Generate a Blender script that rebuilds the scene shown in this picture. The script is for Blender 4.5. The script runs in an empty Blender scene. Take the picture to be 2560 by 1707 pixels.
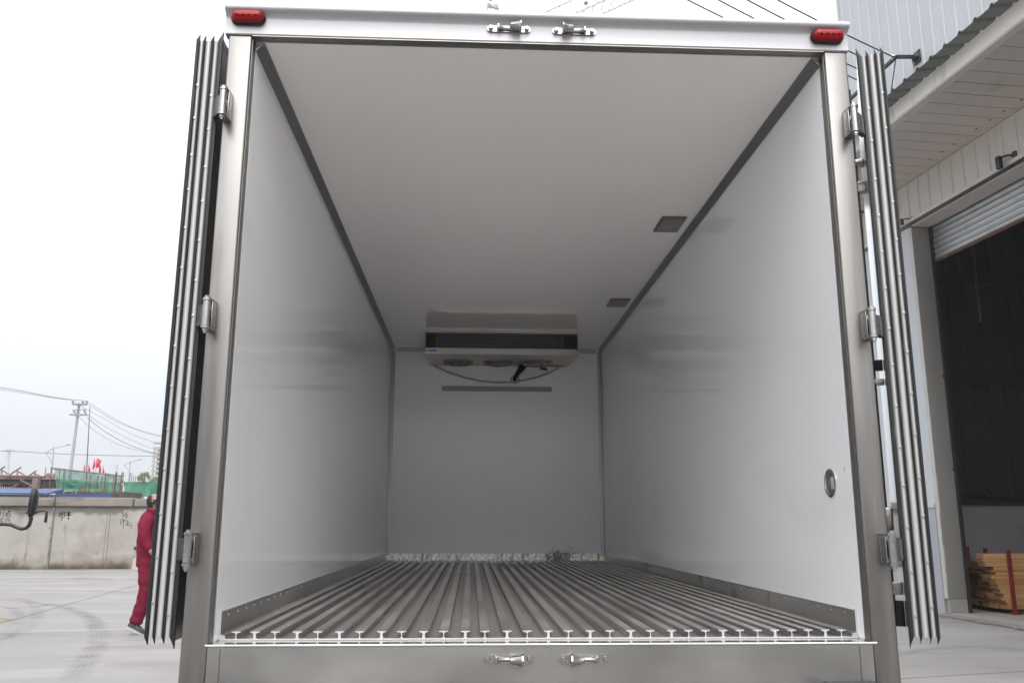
import bpy, bmesh, math, random
from mathutils import Vector, Matrix, noise as mnoise
random.seed(7)
R = math.radians
scene = bpy.context.scene
COL = scene.collection

# ------------------------------------------------------------------ camera
CAM = Vector((-0.2247, -2.6054, 1.31))
FW = Vector((0.04588334, 0.97685495, 0.20892374)); RT = Vector((0.99887454, -0.04738101, 0.00216668)); UP = Vector((-0.01201555, -0.20858919, 0.97792954))
FPX = 2128.04
cd = bpy.data.cameras.new('camera'); cam = bpy.data.objects.new('camera', cd); COL.objects.link(cam)
cd.sensor_width = 36; cd.lens = FPX / 2560 * 36; cd.clip_start = 0.05; cd.clip_end = 3000
M = Matrix.Identity(4)
for i in range(3):
    M[i][0] = RT[i]; M[i][1] = UP[i]; M[i][2] = -FW[i]; M[i][3] = CAM[i]
cam.matrix_world = M
scene.camera = cam

# ------------------------------------------------------------------ sky, sun, exposure
SUN_EL, SUN_AZ = R(47), R(180)
w = bpy.data.worlds.new('World'); scene.world = w; w.use_nodes = True
nt = w.node_tree; nt.nodes.clear()
sky = nt.nodes.new('ShaderNodeTexSky'); sky.sky_type = 'NISHITA'; sky.sun_disc = False
sky.sun_elevation = SUN_EL; sky.sun_rotation = SUN_AZ; sky.air_density = 1.0; sky.dust_density = 6.0; sky.ozone_density = 1.0
hs = nt.nodes.new('ShaderNodeHueSaturation'); hs.inputs['Saturation'].default_value = 0.25
mx = nt.nodes.new('ShaderNodeMix'); mx.data_type = 'RGBA'; mx.inputs['Factor'].default_value = 0.72
mx.inputs['B'].default_value = (8.6, 8.9, 9.4, 1)
bg = nt.nodes.new('ShaderNodeBackground'); bg.inputs['Strength'].default_value = 0.12
wo = nt.nodes.new('ShaderNodeOutputWorld')
nt.links.new(sky.outputs[0], hs.inputs['Color']); nt.links.new(hs.outputs[0], mx.inputs['A'])
tcw = nt.nodes.new('ShaderNodeTexCoord'); spw = nt.nodes.new('ShaderNodeSeparateXYZ'); nt.links.new(tcw.outputs['Generated'], spw.inputs[0])
grw = nt.nodes.new('ShaderNodeMapRange')      # overcast luminance: the zenith is brighter than the horizon
for k_, v_ in (('From Min', 0.0), ('From Max', 1.0), ('To Min', 0.60), ('To Max', 1.85)): grw.inputs[k_].default_value = v_
nt.links.new(spw.outputs['Z'], grw.inputs['Value'])
scw = nt.nodes.new('ShaderNodeVectorMath'); scw.operation = 'SCALE'; nt.links.new(mx.outputs['Result'], scw.inputs[0]); nt.links.new(grw.outputs[0], scw.inputs['Scale'])
nt.links.new(scw.outputs[0], bg.inputs['Color']); nt.links.new(bg.outputs[0], wo.inputs['Surface'])
sd = bpy.data.lights.new('sun', 'SUN'); sd.energy = 1.25; sd.angle = R(50); sd.color = (1, 0.97, 0.93)
sun = bpy.data.objects.new('sun', sd); COL.objects.link(sun)
sv = Vector((math.sin(SUN_AZ) * math.cos(SUN_EL), math.cos(SUN_AZ) * math.cos(SUN_EL), math.sin(SUN_EL)))
sun.rotation_euler = sv.to_track_quat('Z', 'Y').to_euler()
vs = scene.view_settings
vs.view_transform = 'Standard'; vs.look = 'None'; vs.gamma = 1.0; vs.exposure = 0.67
cy = scene.cycles
cy.max_bounces = 14; cy.diffuse_bounces = 8; cy.glossy_bounces = 6; cy.transparent_max_bounces = 12

# ------------------------------------------------------------------ helpers
def ray(px, py): return FW + RT * ((px - 1280) / FPX) - UP * ((py - 853.5) / FPX)
def PY(px, py, Y): d = ray(px, py); return CAM + d * ((Y - CAM.y) / d.y)
def PX(px, py, X): d = ray(px, py); return CAM + d * ((X - CAM.x) / d.x)
def PZ(px, py, Z=0.0): d = ray(px, py); return CAM + d * ((Z - CAM.z) / d.z)
def PD(px, py, D): return CAM + ray(px, py) * D
def PPL(px, py, P, n): d = ray(px, py); return CAM + d * ((P - CAM).dot(n) / d.dot(n))

def mat(name, col, rough=.5, metal=0., spec=.5, var=None, stain=None, bump=None, coat=0., rvar=0., emit=None, transm=0., aniso=0., bump2=None):
    """var=(scale,amount,(sx,sy,sz)); stain=(colour,scale,lo,hi,(sx,sy,sz)); bump=(scale,dist,(sx,sy,sz))"""
    m = bpy.data.materials.new(name); m.use_nodes = True
    n = m.node_tree.nodes; l = m.node_tree.links
    b = n['Principled BSDF']
    b.inputs['Roughness'].default_value = rough; b.inputs['Metallic'].default_value = metal
    b.inputs['Specular IOR Level'].default_value = spec
    if coat: b.inputs['Coat Weight'].default_value = coat; b.inputs['Coat Roughness'].default_value = .12
    if transm: b.inputs['Transmission Weight'].default_value = transm
    if aniso: b.inputs['Anisotropic'].default_value = aniso
    if emit: b.inputs['Emission Color'].default_value = (*emit[:3], 1); b.inputs['Emission Strength'].default_value = emit[3]
    tc = n.new('ShaderNodeTexCoord')
    def noise(scale, st, detail=4):
        mp = n.new('ShaderNodeMapping'); mp.inputs['Scale'].default_value = st
        l.new(tc.outputs['Object'], mp.inputs['Vector'])
        x = n.new('ShaderNodeTexNoise'); x.inputs['Scale'].default_value = scale; x.inputs['Detail'].default_value = detail
        l.new(mp.outputs[0], x.inputs['Vector']); return x.outputs['Fac']
    out = None
    rgb = n.new('ShaderNodeRGB'); rgb.outputs[0].default_value = (*col, 1); out = rgb.outputs[0]
    if var:
        f = noise(var[0], var[2] if len(var) > 2 else (1, 1, 1), 6)
        mr = n.new('ShaderNodeMapRange'); mr.inputs['From Min'].default_value = .25; mr.inputs['From Max'].default_value = .75
        mr.inputs['To Min'].default_value = 1 - var[1]; mr.inputs['To Max'].default_value = 1 + var[1]
        l.new(f, mr.inputs['Value'])
        v = n.new('ShaderNodeVectorMath'); v.operation = 'SCALE'; l.new(out, v.inputs[0]); l.new(mr.outputs[0], v.inputs['Scale']); out = v.outputs[0]
        if rvar:
            m2 = n.new('ShaderNodeMapRange'); m2.inputs['From Min'].default_value = .25; m2.inputs['From Max'].default_value = .75
            m2.inputs['To Min'].default_value = max(0, rough - rvar); m2.inputs['To Max'].default_value = rough + rvar
            l.new(f, m2.inputs['Value']); l.new(m2.outputs[0], b.inputs['Roughness'])
    sts = stain if isinstance(stain, list) else ([stain] if stain else [])
    for st in sts:
        f = noise(st[1], st[4] if len(st) > 4 else (1, 1, 1), 8)
        mr = n.new('ShaderNodeMapRange'); mr.inputs['From Min'].default_value = st[2]; mr.inputs['From Max'].default_value = st[3]
        l.new(f, mr.inputs['Value'])
        mm = n.new('ShaderNodeMix'); mm.data_type = 'RGBA'; l.new(mr.outputs[0], mm.inputs['Factor']); l.new(out, mm.inputs['A'])
        mm.inputs['B'].default_value = (*st[0], 1); out = mm.outputs['Result']
    l.new(out, b.inputs['Base Color'])
    if bump:
        f = noise(bump[0], bump[2] if len(bump) > 2 else (1, 1, 1), 5)
        bp = n.new('ShaderNodeBump'); bp.inputs['Distance'].default_value = bump[1]; bp.inputs['Strength'].default_value = 1
        l.new(f, bp.inputs['Height']); l.new(bp.outputs[0], b.inputs['Normal'])
    return m

class MB:
    def __init__(s): s.v = []; s.f = []; s.sm = []; s.mi = []
    def add(s, vs, fs, smooth=False, mi=0):
        o = len(s.v); s.v += [tuple(v) for v in vs]
        for f in fs: s.f.append(tuple(i + o for i in f)); s.sm.append(smooth); s.mi.append(mi)
        return s
    def box(s, x0, x1, y0, y1, z0, z1, mi=0, b=0.):
        if b > 0:
            bm = bmesh.new(); bmesh.ops.create_cube(bm, size=1)
            for v in bm.verts:
                v.co = Vector(((x0 + x1) / 2 + v.co.x * (x1 - x0), (y0 + y1) / 2 + v.co.y * (y1 - y0), (z0 + z1) / 2 + v.co.z * (z1 - z0)))
            bmesh.ops.bevel(bm, geom=bm.edges[:], offset=b, segments=3, profile=.5, affect='EDGES')
            bm.verts.index_update()
            s.add([v.co for v in bm.verts], [[v.index for v in f.verts] for f in bm.faces], True, mi); bm.free(); return s
        vs = [(x, y, z) for x in (x0, x1) for y in (y0, y1) for z in (z0, z1)]
        return s.add(vs, [(0, 1, 3, 2), (4, 6, 7, 5), (0, 4, 5, 1), (2, 3, 7, 6), (0, 2, 6, 4), (1, 5, 7, 3)], False, mi)
    def obox(s, c, ax, ay, az, mi=0):     # oriented box: half-vectors
        c = Vector(c); vs = [c + ax * i + ay * j + az * k for i in (-1, 1) for j in (-1, 1) for k in (-1, 1)]
        return s.add(vs, [(0, 1, 3, 2), (4, 6, 7, 5), (0, 4, 5, 1), (2, 3, 7, 6), (0, 2, 6, 4), (1, 5, 7, 3)], False, mi)
    def tube(s, pts, r, n=10, cap=True, mi=0, smooth=True):
        pts = [Vector(p) for p in pts]; rs = r if isinstance(r, (list, tuple)) else [r] * len(pts)
        t0 = (pts[1] - pts[0]).normalized(); a = t0.orthogonal().normalized()
        rings = []
        for i, p in enumerate(pts):
            t = (pts[min(i + 1, len(pts) - 1)] - pts[max(i - 1, 0)]).normalized()
            a = (a - t * a.dot(t)).normalized(); b = t.cross(a)
            rings.append([p + (a * math.cos(2 * math.pi * k / n) + b * math.sin(2 * math.pi * k / n)) * rs[i] for k in range(n)])
        vs = [v for g in rings for v in g]; fs = []
        for i in range(len(pts) - 1):
            for k in range(n): fs.append((i * n + k, i * n + (k + 1) % n, (i + 1) * n + (k + 1) % n, (i + 1) * n + k))
        s.add(vs, fs, smooth, mi)
        if cap:
            s.add(rings[0], [tuple(range(n))[::-1]], False, mi); s.add(rings[-1], [tuple(range(n))], False, mi)
        return s
    def bar(s, p, q, w, h=None, mi=0):    # square bar between two points
        p = Vector(p); q = Vector(q); h = h or w; t = (q - p); L = t.length; t = t / L
        a = Vector((0, 0, 1)).cross(t); a = a.normalized() if a.length > 1e-3 else Vector((1, 0, 0)); b = t.cross(a)
        return s.obox((p + q) / 2, t * L / 2, a * w / 2, b * h / 2, mi)
    def prism(s, poly, axis, a0, a1, mi=0, smooth=False):   # poly in the two other axes (cyclic order)
        def m(u, v, t):
            return {'x': (t, u, v), 'y': (u, t, v), 'z': (u, v, t)}[axis]
        n = len(poly); vs = [m(u, v, a0) for u, v in poly] + [m(u, v, a1) for u, v in poly]
        s.add(vs, [(k, (k + 1) % n, n + (k + 1) % n, n + k) for k in range(n)], smooth, mi)
        s.add(vs[:n], [tuple(range(n))[::-1]], False, mi); s.add(vs[n:], [tuple(range(n))], False, mi)
        return s
    def lathe(s, prof, c, ax, n=32, mi=0):   # prof [(r, h)] about axis ax through c
        c = Vector(c); ax = Vector(ax).normalized(); a = ax.orthogonal().normalized(); b = ax.cross(a)
        vs = []; fs = []
        for r, h in prof:
            for k in range(n): vs.append(c + ax * h + (a * math.cos(2 * math.pi * k / n) + b * math.sin(2 * math.pi * k / n)) * r)
        for i in range(len(prof) - 1):
            for k in range(n): fs.append((i * n + k, i * n + (k + 1) % n, (i + 1) * n + (k + 1) % n, (i + 1) * n + k))
        return s.add(vs, fs, True, mi)
    def quad(s, a, b, c, d, mi=0): return s.add([a, b, c, d], [(0, 1, 2, 3)], False, mi)
    def blob(s, c, rx, ry, rz, n=10, mi=0, jit=0.):
        bm = bmesh.new(); bmesh.ops.create_icosphere(bm, subdivisions=2, radius=1)
        for v in bm.verts: j = 1 + random.uniform(-jit, jit); v.co = Vector((c[0] + v.co.x * rx * j, c[1] + v.co.y * ry * j, c[2] + v.co.z * rz * j))
        bm.verts.index_update()
        s.add([v.co for v in bm.verts], [[v.index for v in f.verts] for f in bm.faces], True, mi); bm.free(); return s
    def build(s, name, m, parent=None, loc=None, rz=None):
        me = bpy.data.meshes.new(name); me.from_pydata(s.v, [], s.f)
        for i, p in enumerate(me.polygons): p.use_smooth = s.sm[i]; p.material_index = s.mi[i]
        for x in (m if isinstance(m, (list, tuple)) else [m]): me.materials.append(x)
        bm = bmesh.new(); bm.from_mesh(me); bmesh.ops.recalc_face_normals(bm, faces=bm.faces[:]); bm.to_mesh(me); bm.free()
        if any(s.sm):
            try: me.set_sharp_from_angle(angle=R(40))
            except Exception: pass
        o = bpy.data.objects.new(name, me); COL.objects.link(o)
        if parent: o.parent = parent
        if loc is not None: o.location = loc
        if rz is not None: o.rotation_euler = (0, 0, rz)
        return o

def tag(o, label=None, cat=None, group=None, kind=None):
    if label: o['label'] = label
    if cat: o['category'] = cat
    if group: o['group'] = group
    if kind: o['kind'] = kind
    return o
def thing(name, label, cat, loc=(0, 0, 0), rz=0, group=None):
    o = bpy.data.objects.new(name, None); COL.objects.link(o); o.location = loc; o.rotation_euler = (0, 0, rz); o.empty_display_size = .2
    return tag(o, label, cat, group)
def copy_tree(o, parent=None):
    c = o.copy(); COL.objects.link(c)
    if parent: c.parent = parent
    for ch in o.children[:]: copy_tree(ch, c)
    return c

# ------------------------------------------------------------------ materials
m_panel = mat('white_gelcoat_panel', (.90, .90, .91), .03, spec=1.0, var=(3, .015, (1, 1, .2)), stain=[((.76, .76, .76), 1.2, .58, .9, (1, .6, 1.6)), ((.55, .54, .52), 9, .74, .82, (1, .5, 2))])
m_ceil = mat('white_gelcoat_ceiling', (.88, .865, .85), .07, spec=.7, var=(2.5, .02, (1, .3, 1)), bump=(2, .0001))
m_steel = mat('brushed_stainless', (.24, .232, .222), .42, 1, var=(5, .20, (5, 5, .3)), rvar=.12, stain=[((.17, .15, .135), 4.5, .56, .80, (2.2, 2.2, .35)), ((.40, .39, .38), 7, .66, .8, (2, 2, .25))], bump=(40, .0003, (1, 1, .05)))
m_steelh = mat('brushed_stainless_sill', (.345, .337, .325), .38, 1, var=(3, .16, (.8, 3, 1.6)), rvar=.10, stain=[((.25, .225, .20), 5, .62, .88, (1, 1, 1))], bump=(30, .0003, (.05, 1, 1)))
m_chrome = mat('polished_stainless', (.38, .373, .362), .28, 1, var=(20, .08), rvar=.05)
m_alu = mat('aluminium_floor', (.68, .67, .655), .40, 1, var=(9, .16, (1, .25, 1)), rvar=.08, stain=[((.34, .29, .265), 2.2, .55, .85, (1, .5, 1)), ((.75, .74, .72), 14, .68, .8, (1, .4, 1))], bump=(60, .0003))
m_cut = mat('fresh_cut_aluminium', (.60, .60, .60), .35, .6, var=(60, .05))
m_sillp = mat('polished_sill_plate', (.55, .54, .53), .12, 1, var=(6, .08))
m_skirt = mat('aluminium_skirting', (.74, .73, .71), .38, 1, var=(4, .10, (1, .4, 1)), rvar=.06, stain=[((.22, .19, .17), 5, .62, .85)])
m_cove = mat('dark_anodised_cove', (.34, .34, .34), .42, 1, var=(3, .08, (1, .3, 1)), rvar=.04)
m_trim = mat('grey_corner_trim', (.38, .39, .40), .4, .8, var=(8, .06))
m_ret = mat('dull_steel_return', (.34, .325, .305), .42, 1, var=(6, .10, (1, 1, .3)))
m_head = mat('silver_header_extrusion', (.42, .415, .43), .48, .55, var=(18, .035, (.08, 1, 1)), rvar=.04, stain=[((.44, .44, .43), 9, .66, .85, (.15, 1, 1))], bump=(60, .00015, (.03, 1, 1)))
m_rub = mat('black_rubber_seal', (.010, .013, .013), .42, 0, spec=.4, var=(20, .3), stain=[((.16, .16, .16), 9, .66, .8, (3, 3, .6))])
m_strip = mat('pale_door_edge_profile', (.45, .44, .432), .42, .15, var=(8, .05, (1, 1, .2)), stain=[((.30, .28, .26), 9, .64, .85, (1, 1, .3))])
m_screw = mat('zinc_screw', (.36, .36, .37), .38, 1)
m_red = mat('red_lens', (.27, .001, .004), .18, 0, spec=.25, coat=.12, var=(60, .1))
m_led = mat('dark_red_led', (.07, .0, .002), .8, spec=.05)
m_galv = mat('galvanised_hose', (.36, .38, .38), .5, .2)
m_black = mat('black_plastic', (.014, .014, .015), .35, 0, var=(12, .2))
m_coolcase = mat('cooler_case_aluminium', (.44, .42, .40), .35, .85, var=(6, .12, (1, 1, 2)), rvar=.06, stain=[((.42, .36, .30), 6, .6, .85)])
m_fin = mat('cooler_fin', (.05, .05, .05), .5, .5)
m_finl = mat('cooler_tube', (.16, .16, .165), .4, .8)
m_stick = mat('white_sticker', (.75, .77, .80), .4)
m_blue = mat('blue_print', (.03, .12, .38), .4)
m_redst = mat('faded_red_sticker', (.5, .12, .10), .5)
m_lamp = mat('grey_lamp_lens', (.20, .19, .18), .35, 0, var=(12, .25, (1, 1, 1)))
m_lampf = mat('lamp_bezel', (.16, .15, .15), .4, .5)
def diamond_mat():
    m = mat('diamond_plate', (.85, .81, .76), .30, .9, var=(26, .6, (3, 1, 2)), stain=[((.35, .30, .26), 9, .54, .66, (3, 1, 1))])
    n = m.node_tree.nodes; l = m.node_tree.links; tc = n.new('ShaderNodeTexCoord')
    hs_ = []
    for ang in (R(45), R(-45)):
        mp = n.new('ShaderNodeMapping'); mp.inputs['Rotation'].default_value = (0, ang, 0); l.new(tc.outputs['Object'], mp.inputs['Vector'])
        wv = n.new('ShaderNodeTexWave'); wv.inputs['Scale'].default_value = 22; wv.wave_type = 'BANDS'; l.new(mp.outputs[0], wv.inputs['Vector']); hs_.append(wv.outputs['Fac'])
    ck = n.new('ShaderNodeTexChecker'); ck.inputs['Scale'].default_value = 22; l.new(tc.outputs['Object'], ck.inputs['Vector'])
    mm = n.new('ShaderNodeMix'); l.new(ck.outputs['Fac'], mm.inputs['Factor']); l.new(hs_[0], mm.inputs['A']); l.new(hs_[1], mm.inputs['B'])
    bp = n.new('ShaderNodeBump'); bp.inputs['Distance'].default_value = .0018; l.new(mm.outputs[0], bp.inputs['Height']); l.new(bp.outputs[0], n['Principled BSDF'].inputs['Normal'])
    return m
m_diam = diamond_mat()
m_white = mat('white_paint', (.72, .73, .74), .35, spec=.5, var=(4, .03))
m_tyre = mat('tyre_rubber', (.02, .02, .02), .75, var=(10, .2))
m_dkmetal = mat('dark_chassis_steel', (.03, .03, .032), .5, .3, var=(5, .2))
m_glass = mat('dark_glass', (.02, .025, .03), .05, 0, spec=.8)

# ------------------------------------------------------------------ ground
def ground_mat():
    m = mat('concrete_yard', (.235, .224, .214), .72, spec=.3, var=(.55, .10, (1, 1, 1)), stain=[((.29, .277, .265), 1.1, .5, .72, (.35, 1.6, 1)), ((.18, .163, .15), .9, .55, .76, (.5, 1.5, 1)), ((.215, .185, .175), .45, .56, .74, (1, 1, 1)), ((.13, .12, .115), 2.6, .68, .80, (.22, 1.5, 1)), ((.15, .14, .132), 7, .70, .84, (.25, 1.2, 1))], bump=(24, .002))
    n = m.node_tree.nodes; l = m.node_tree.links; b = n['Principled BSDF']
    tc = n.new('ShaderNodeTexCoord'); cur = b.inputs['Base Color'].links[0].from_socket
    def math_(op, a, bb=None, cc=None):
        x = n.new('ShaderNodeMath'); x.operation = op
        for i, q in enumerate((a, bb, cc)):
            if q is None: continue
            if isinstance(q, (int, float)): x.inputs[i].default_value = q
            else: l.new(q, x.inputs[i])
        return x.outputs[0]
    wob = n.new('ShaderNodeTexNoise'); wob.inputs['Scale'].default_value = 1.3; wob.inputs['Detail'].default_value = 6; l.new(tc.outputs['Object'], wob.inputs['Vector'])
    wobv = math_('MULTIPLY', math_('SUBTRACT', wob.outputs['Fac'], .5), .05)
    def mixin(fac, col):
        nonlocal cur
        mm = n.new('ShaderNodeMix'); mm.data_type = 'RGBA'; l.new(fac, mm.inputs['Factor']); l.new(cur, mm.inputs['A']); mm.inputs['B'].default_value = (*col, 1); cur = mm.outputs['Result']
    # saw-cut joints: each through two points on the ground
    J = [((34.7, 1548), (351, 1459)), ((0, 1583.7), (335, 1575)), ((0, 1498), (350, 1498.6)), ((2253, 1695), (2560, 1677))]
    ws = [.018, .016, .014, .016]
    for (a, c), wd in zip(J, ws):
        A = PZ(*a); B = PZ(*c); t = (B - A).normalized(); nn = Vector((-t.y, t.x, 0)); d0 = nn.dot(A)
        dt = n.new('ShaderNodeVectorMath'); dt.operation = 'DOT_PRODUCT'; l.new(tc.outputs['Object'], dt.inputs[0]); dt.inputs[1].default_value = nn
        d = math_('ABSOLUTE', math_('ADD', math_('SUBTRACT', dt.outputs['Value'], d0), math_('MULTIPLY', wobv, .4)))
        f = n.new('ShaderNodeMapRange'); f.inputs['From Min'].default_value = wd * .4; f.inputs['From Max'].default_value = wd * 1.3; f.inputs['To Min'].default_value = .9; f.inputs['To Max'].default_value = 0
        l.new(d, f.inputs['Value']); mixin(f.outputs[0], (.07, .06, .055))
    l.new(cur, b.inputs['Base Color'])
    return m
g = MB().quad((-700, -700, 0), (700, -700, 0), (700, 900, 0), (-700, 900, 0)).build('ground', ground_mat()); tag(g, kind='structure')
def polyz(pts, z): return [(p.x, p.y, z) for p in (PZ(*q) for q in pts)]
def tyre_mat(name, dark, amt):
    m = mat(name, dark, .7, spec=.3); n = m.node_tree.nodes; l = m.node_tree.links; b = n['Principled BSDF']
    at_ = n.new('ShaderNodeUVMap'); sp = n.new('ShaderNodeSeparateXYZ'); l.new(at_.outputs[0], sp.inputs[0])
    def M_(op, a, c=None):
        x = n.new('ShaderNodeMath'); x.operation = op
        for i, q_ in enumerate((a, c)):
            if q_ is None: continue
            if isinstance(q_, (int, float)): x.inputs[i].default_value = q_
            else: l.new(q_, x.inputs[i])
        return x.outputs[0]
    edge = M_('SINE', M_('MULTIPLY', sp.outputs['X'], math.pi)); edge = M_('POWER', edge, .6)
    rib = M_('ADD', M_('MULTIPLY', M_('SINE', M_('MULTIPLY', sp.outputs['X'], 34)), .22), .78)
    tc = n.new('ShaderNodeTexCoord'); ns = n.new('ShaderNodeTexNoise'); ns.inputs['Scale'].default_value = 2.4; ns.inputs['Detail'].default_value = 7; l.new(tc.outputs['Object'], ns.inputs['Vector'])
    nf = n.new('ShaderNodeMapRange'); nf.inputs['From Min'].default_value = .32; nf.inputs['From Max'].default_value = .66; l.new(ns.outputs['Fac'], nf.inputs['Value'])
    fade = M_('SINE', M_('MULTIPLY', sp.outputs['Y'], math.pi)); fade = M_('POWER', fade, .5)
    l.new(M_('MULTIPLY', M_('MULTIPLY', M_('MULTIPLY', edge, rib), M_('MULTIPLY', nf.outputs[0], fade)), amt), b.inputs['Alpha']); return m
def tyre_mark(pxs, w_, z, m_):
    P = [PZ(*p) for p in pxs]; Q = []
    for i in range(len(P) - 1):
        p0, p1, p2, p3 = P[max(i - 1, 0)], P[i], P[i + 1], P[min(i + 2, len(P) - 1)]
        for k in range(8):
            t = k / 8; Q.append(.5 * ((2 * p1) + (-p0 + p2) * t + (2 * p0 - 5 * p1 + 4 * p2 - p3) * t * t + (-p0 + 3 * p1 - 3 * p2 + p3) * t ** 3))
    Q.append(P[-1]); n_ = len(Q); vs_ = []
    for i, q_ in enumerate(Q):
        t = (Q[min(i + 1, n_ - 1)] - Q[max(i - 1, 0)]).normalized(); nn = Vector((-t.y, t.x, 0)) * w_ / 2; vs_ += [(q_.x - nn.x, q_.y - nn.y, z), (q_.x + nn.x, q_.y + nn.y, z)]
    o = MB().add(vs_, [(2 * i, 2 * i + 1, 2 * i + 3, 2 * i + 2) for i in range(n_ - 1)]).build('tyre_mark', m_)
    uv = o.data.uv_layers.new(name='UVMap')
    for lp in o.data.loops: vi = lp.vertex_index; uv.data[lp.index].uv = (vi % 2, (vi // 2) / (n_ - 1))
    tag(o, kind='structure')
m_t1 = tyre_mat('tyre_scuff', (.085, .08, .08), .36); m_t2 = tyre_mat('faint_scuff', (.085, .08, .078), .24)
tyre_mark([(120, 1760), (175, 1700), (212, 1655), (236, 1620), (247, 1592), (240, 1562), (214, 1537), (170, 1520), (110, 1509), (30, 1502), (-60, 1499)], .26, .0045, m_t1)
tyre_mark([(20, 1600), (60, 1575), (85, 1550), (95, 1530), (88, 1512), (60, 1500), (0, 1490)], .22, .0065, m_t2)
tyre_mark([(-30, 1620), (15, 1590), (40, 1560), (45, 1535), (30, 1518)], .22, .0085, m_t2)
tyre_mark([(-40, 1486), (80, 1478), (200, 1476), (330, 1482), (480, 1490)], .5, .0105, m_t2)
tyre_mark([(-40, 1452), (100, 1447), (230, 1447), (420, 1452)], .7, .0125, m_t2)
tyre_mark([(2240, 1640), (2330, 1622), (2430, 1618), (2560, 1624), (2700, 1640)], .20, .0145, m_t2)
tyre_mark([(2250, 1670), (2340, 1665), (2450, 1668), (2600, 1680)], .12, .0165, m_t2)
pud = []
c = PZ(57, 1514.5); 
for k in range(36):
    a = 2 * math.pi * k / 36; rr = 1 + .10 * math.sin(3 * a + 1) + .06 * math.sin(5 * a)
    p = PZ(57 + 57 * math.cos(a) * rr, 1514.5 - 4.4 * math.sin(a) * rr + math.cos(a) * -3.0); pud.append((p.x, p.y, .004))
o = MB().add(pud, [tuple(range(36))]).build('puddle', mat('puddle_water', (.30, .285, .265), .16, spec=.35)); tag(o, kind='structure')
q = [PZ(-40, 1535), PZ(34.7, 1548), PZ(6, 1556), PZ(-40, 1572)]
o = MB().add([(p.x, p.y, .004) for p in q], [(0, 1, 2, 3)]).build('soil_patch', mat('soil', (.22, .18, .13), .9, var=(6, .4))); tag(o, kind='structure')

# ================================================================== REFRIGERATED TRUCK
XL, XR = -.974, .972; ZS = .969; ZH = 2.902; ZC = 2.895; L = 5.142; WI = .969; YW = .045
truck = thing('refrigerated_truck', 'white refrigerated box truck seen from behind with both rear doors swung wide open', 'truck')
REST = MB()
class Scr:
    def __init__(s, pts, n, r, h): s.p = pts; s.n = Vector(n); s.r = r; s.h = h
    def prof(s): r, h = s.r, s.h; return [(r, 0), (r, h * .6), (r * .6, h), (r * .3, h), (r * .25, h * .3), (.00001, h * .3)]
    def build(s, name, m, parent):      # each screw a part of its own
        for p in s.p: MB().lathe(s.prof(), p, s.n, 10).build(name, m, parent)
    def rest(s):                        # the small remaining ones, gathered in one part
        for p in s.p: REST.lathe(s.prof(), p, s.n, 8)
def screws(pts, n, r=.0028, h=.0018): return Scr(pts, n, r, h)
# --- box shell
ow = MB()
for sx in (-1, 1):
    a, b_ = (sx * (WI + .001), sx * 1.046); ow = MB(); ow.box(min(a, b_), max(a, b_), .052, 5.24, .93, 3.0)
    ow.build('outer_wall', m_white, truck)
    p = MB(); xi = sx * WI; xo = sx * (WI + .0006)
    p.box(min(xi, xo), max(xi, xo), YW, L, ZS + .004, ZC - .0005); 
    p.build('inner_wall', m_panel, truck)
MB().box(-1.046, 1.046, .102, 5.24, ZC + .003, 2.995).build('roof', m_white, truck)
MB().box(-WI + .002, WI - .002, .034, L, ZC, ZC + .0015).build('ceiling', m_ceil, truck)
MB().box(-WI + .002, WI - .002, L, L + .09, ZS + .002, ZC - .001).build('bulkhead', mat('bulkhead_panel', (.90, .90, .905), .17, spec=.6, var=(2, .02), bump=(3, .0006)), truck)
# coves
for sx in (-1, 1):
    a = .023; x = sx * WI
    poly = [(x - sx * .0006, ZC - a - .007), (x - sx * .003, ZC - a - .007), (x - sx * .004, ZC - a), (x - sx * a * .92, ZC - .004), (x - sx * (a + .007), ZC - .003), (x - sx * (a + .007), ZC - .0006)]
    cv = MB().prism(poly, 'y', .034, L - .001).build('cove_moulding', m_cove, truck)
    pts = []
    for k in range(28): y = .2 + k * .18; pts += [(x - sx * .0035, y, ZC - a - .003)]
    screws(pts, (-sx, 0, 0)).rest()
    pts = [(x - sx * (a + .003), .29 + k * .18, ZC - .0035) for k in range(27)]
    screws(pts, (0, 0, -1)).rest()
    # rear corner trims
    t = MB().box(min(x - sx * .0007, x - sx * .003), max(x - sx * .0007, x - sx * .003), L - .045, L - .004, 1.03, ZC - a)
    t.box(min(x - sx * .001, x - sx * .034), max(x - sx * .001, x - sx * .034), L - .004, L - .0006, 1.03, ZC - .02)
    t = t.build('corner_trim', m_trim, truck)
    screws([(x - sx * .028, L - .004, 1.15 + k * .14) for k in range(12)], (0, -1, 0)).rest()
MB().box(-WI + .04, WI - .04, L - .0035, L - .0007, ZC - .034, ZC - .0007).box(-WI + .07, WI - .07, L - .03, L - .0035, ZC - .0035, ZC - .0008).build('corner_trim', m_trim, truck)
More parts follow.
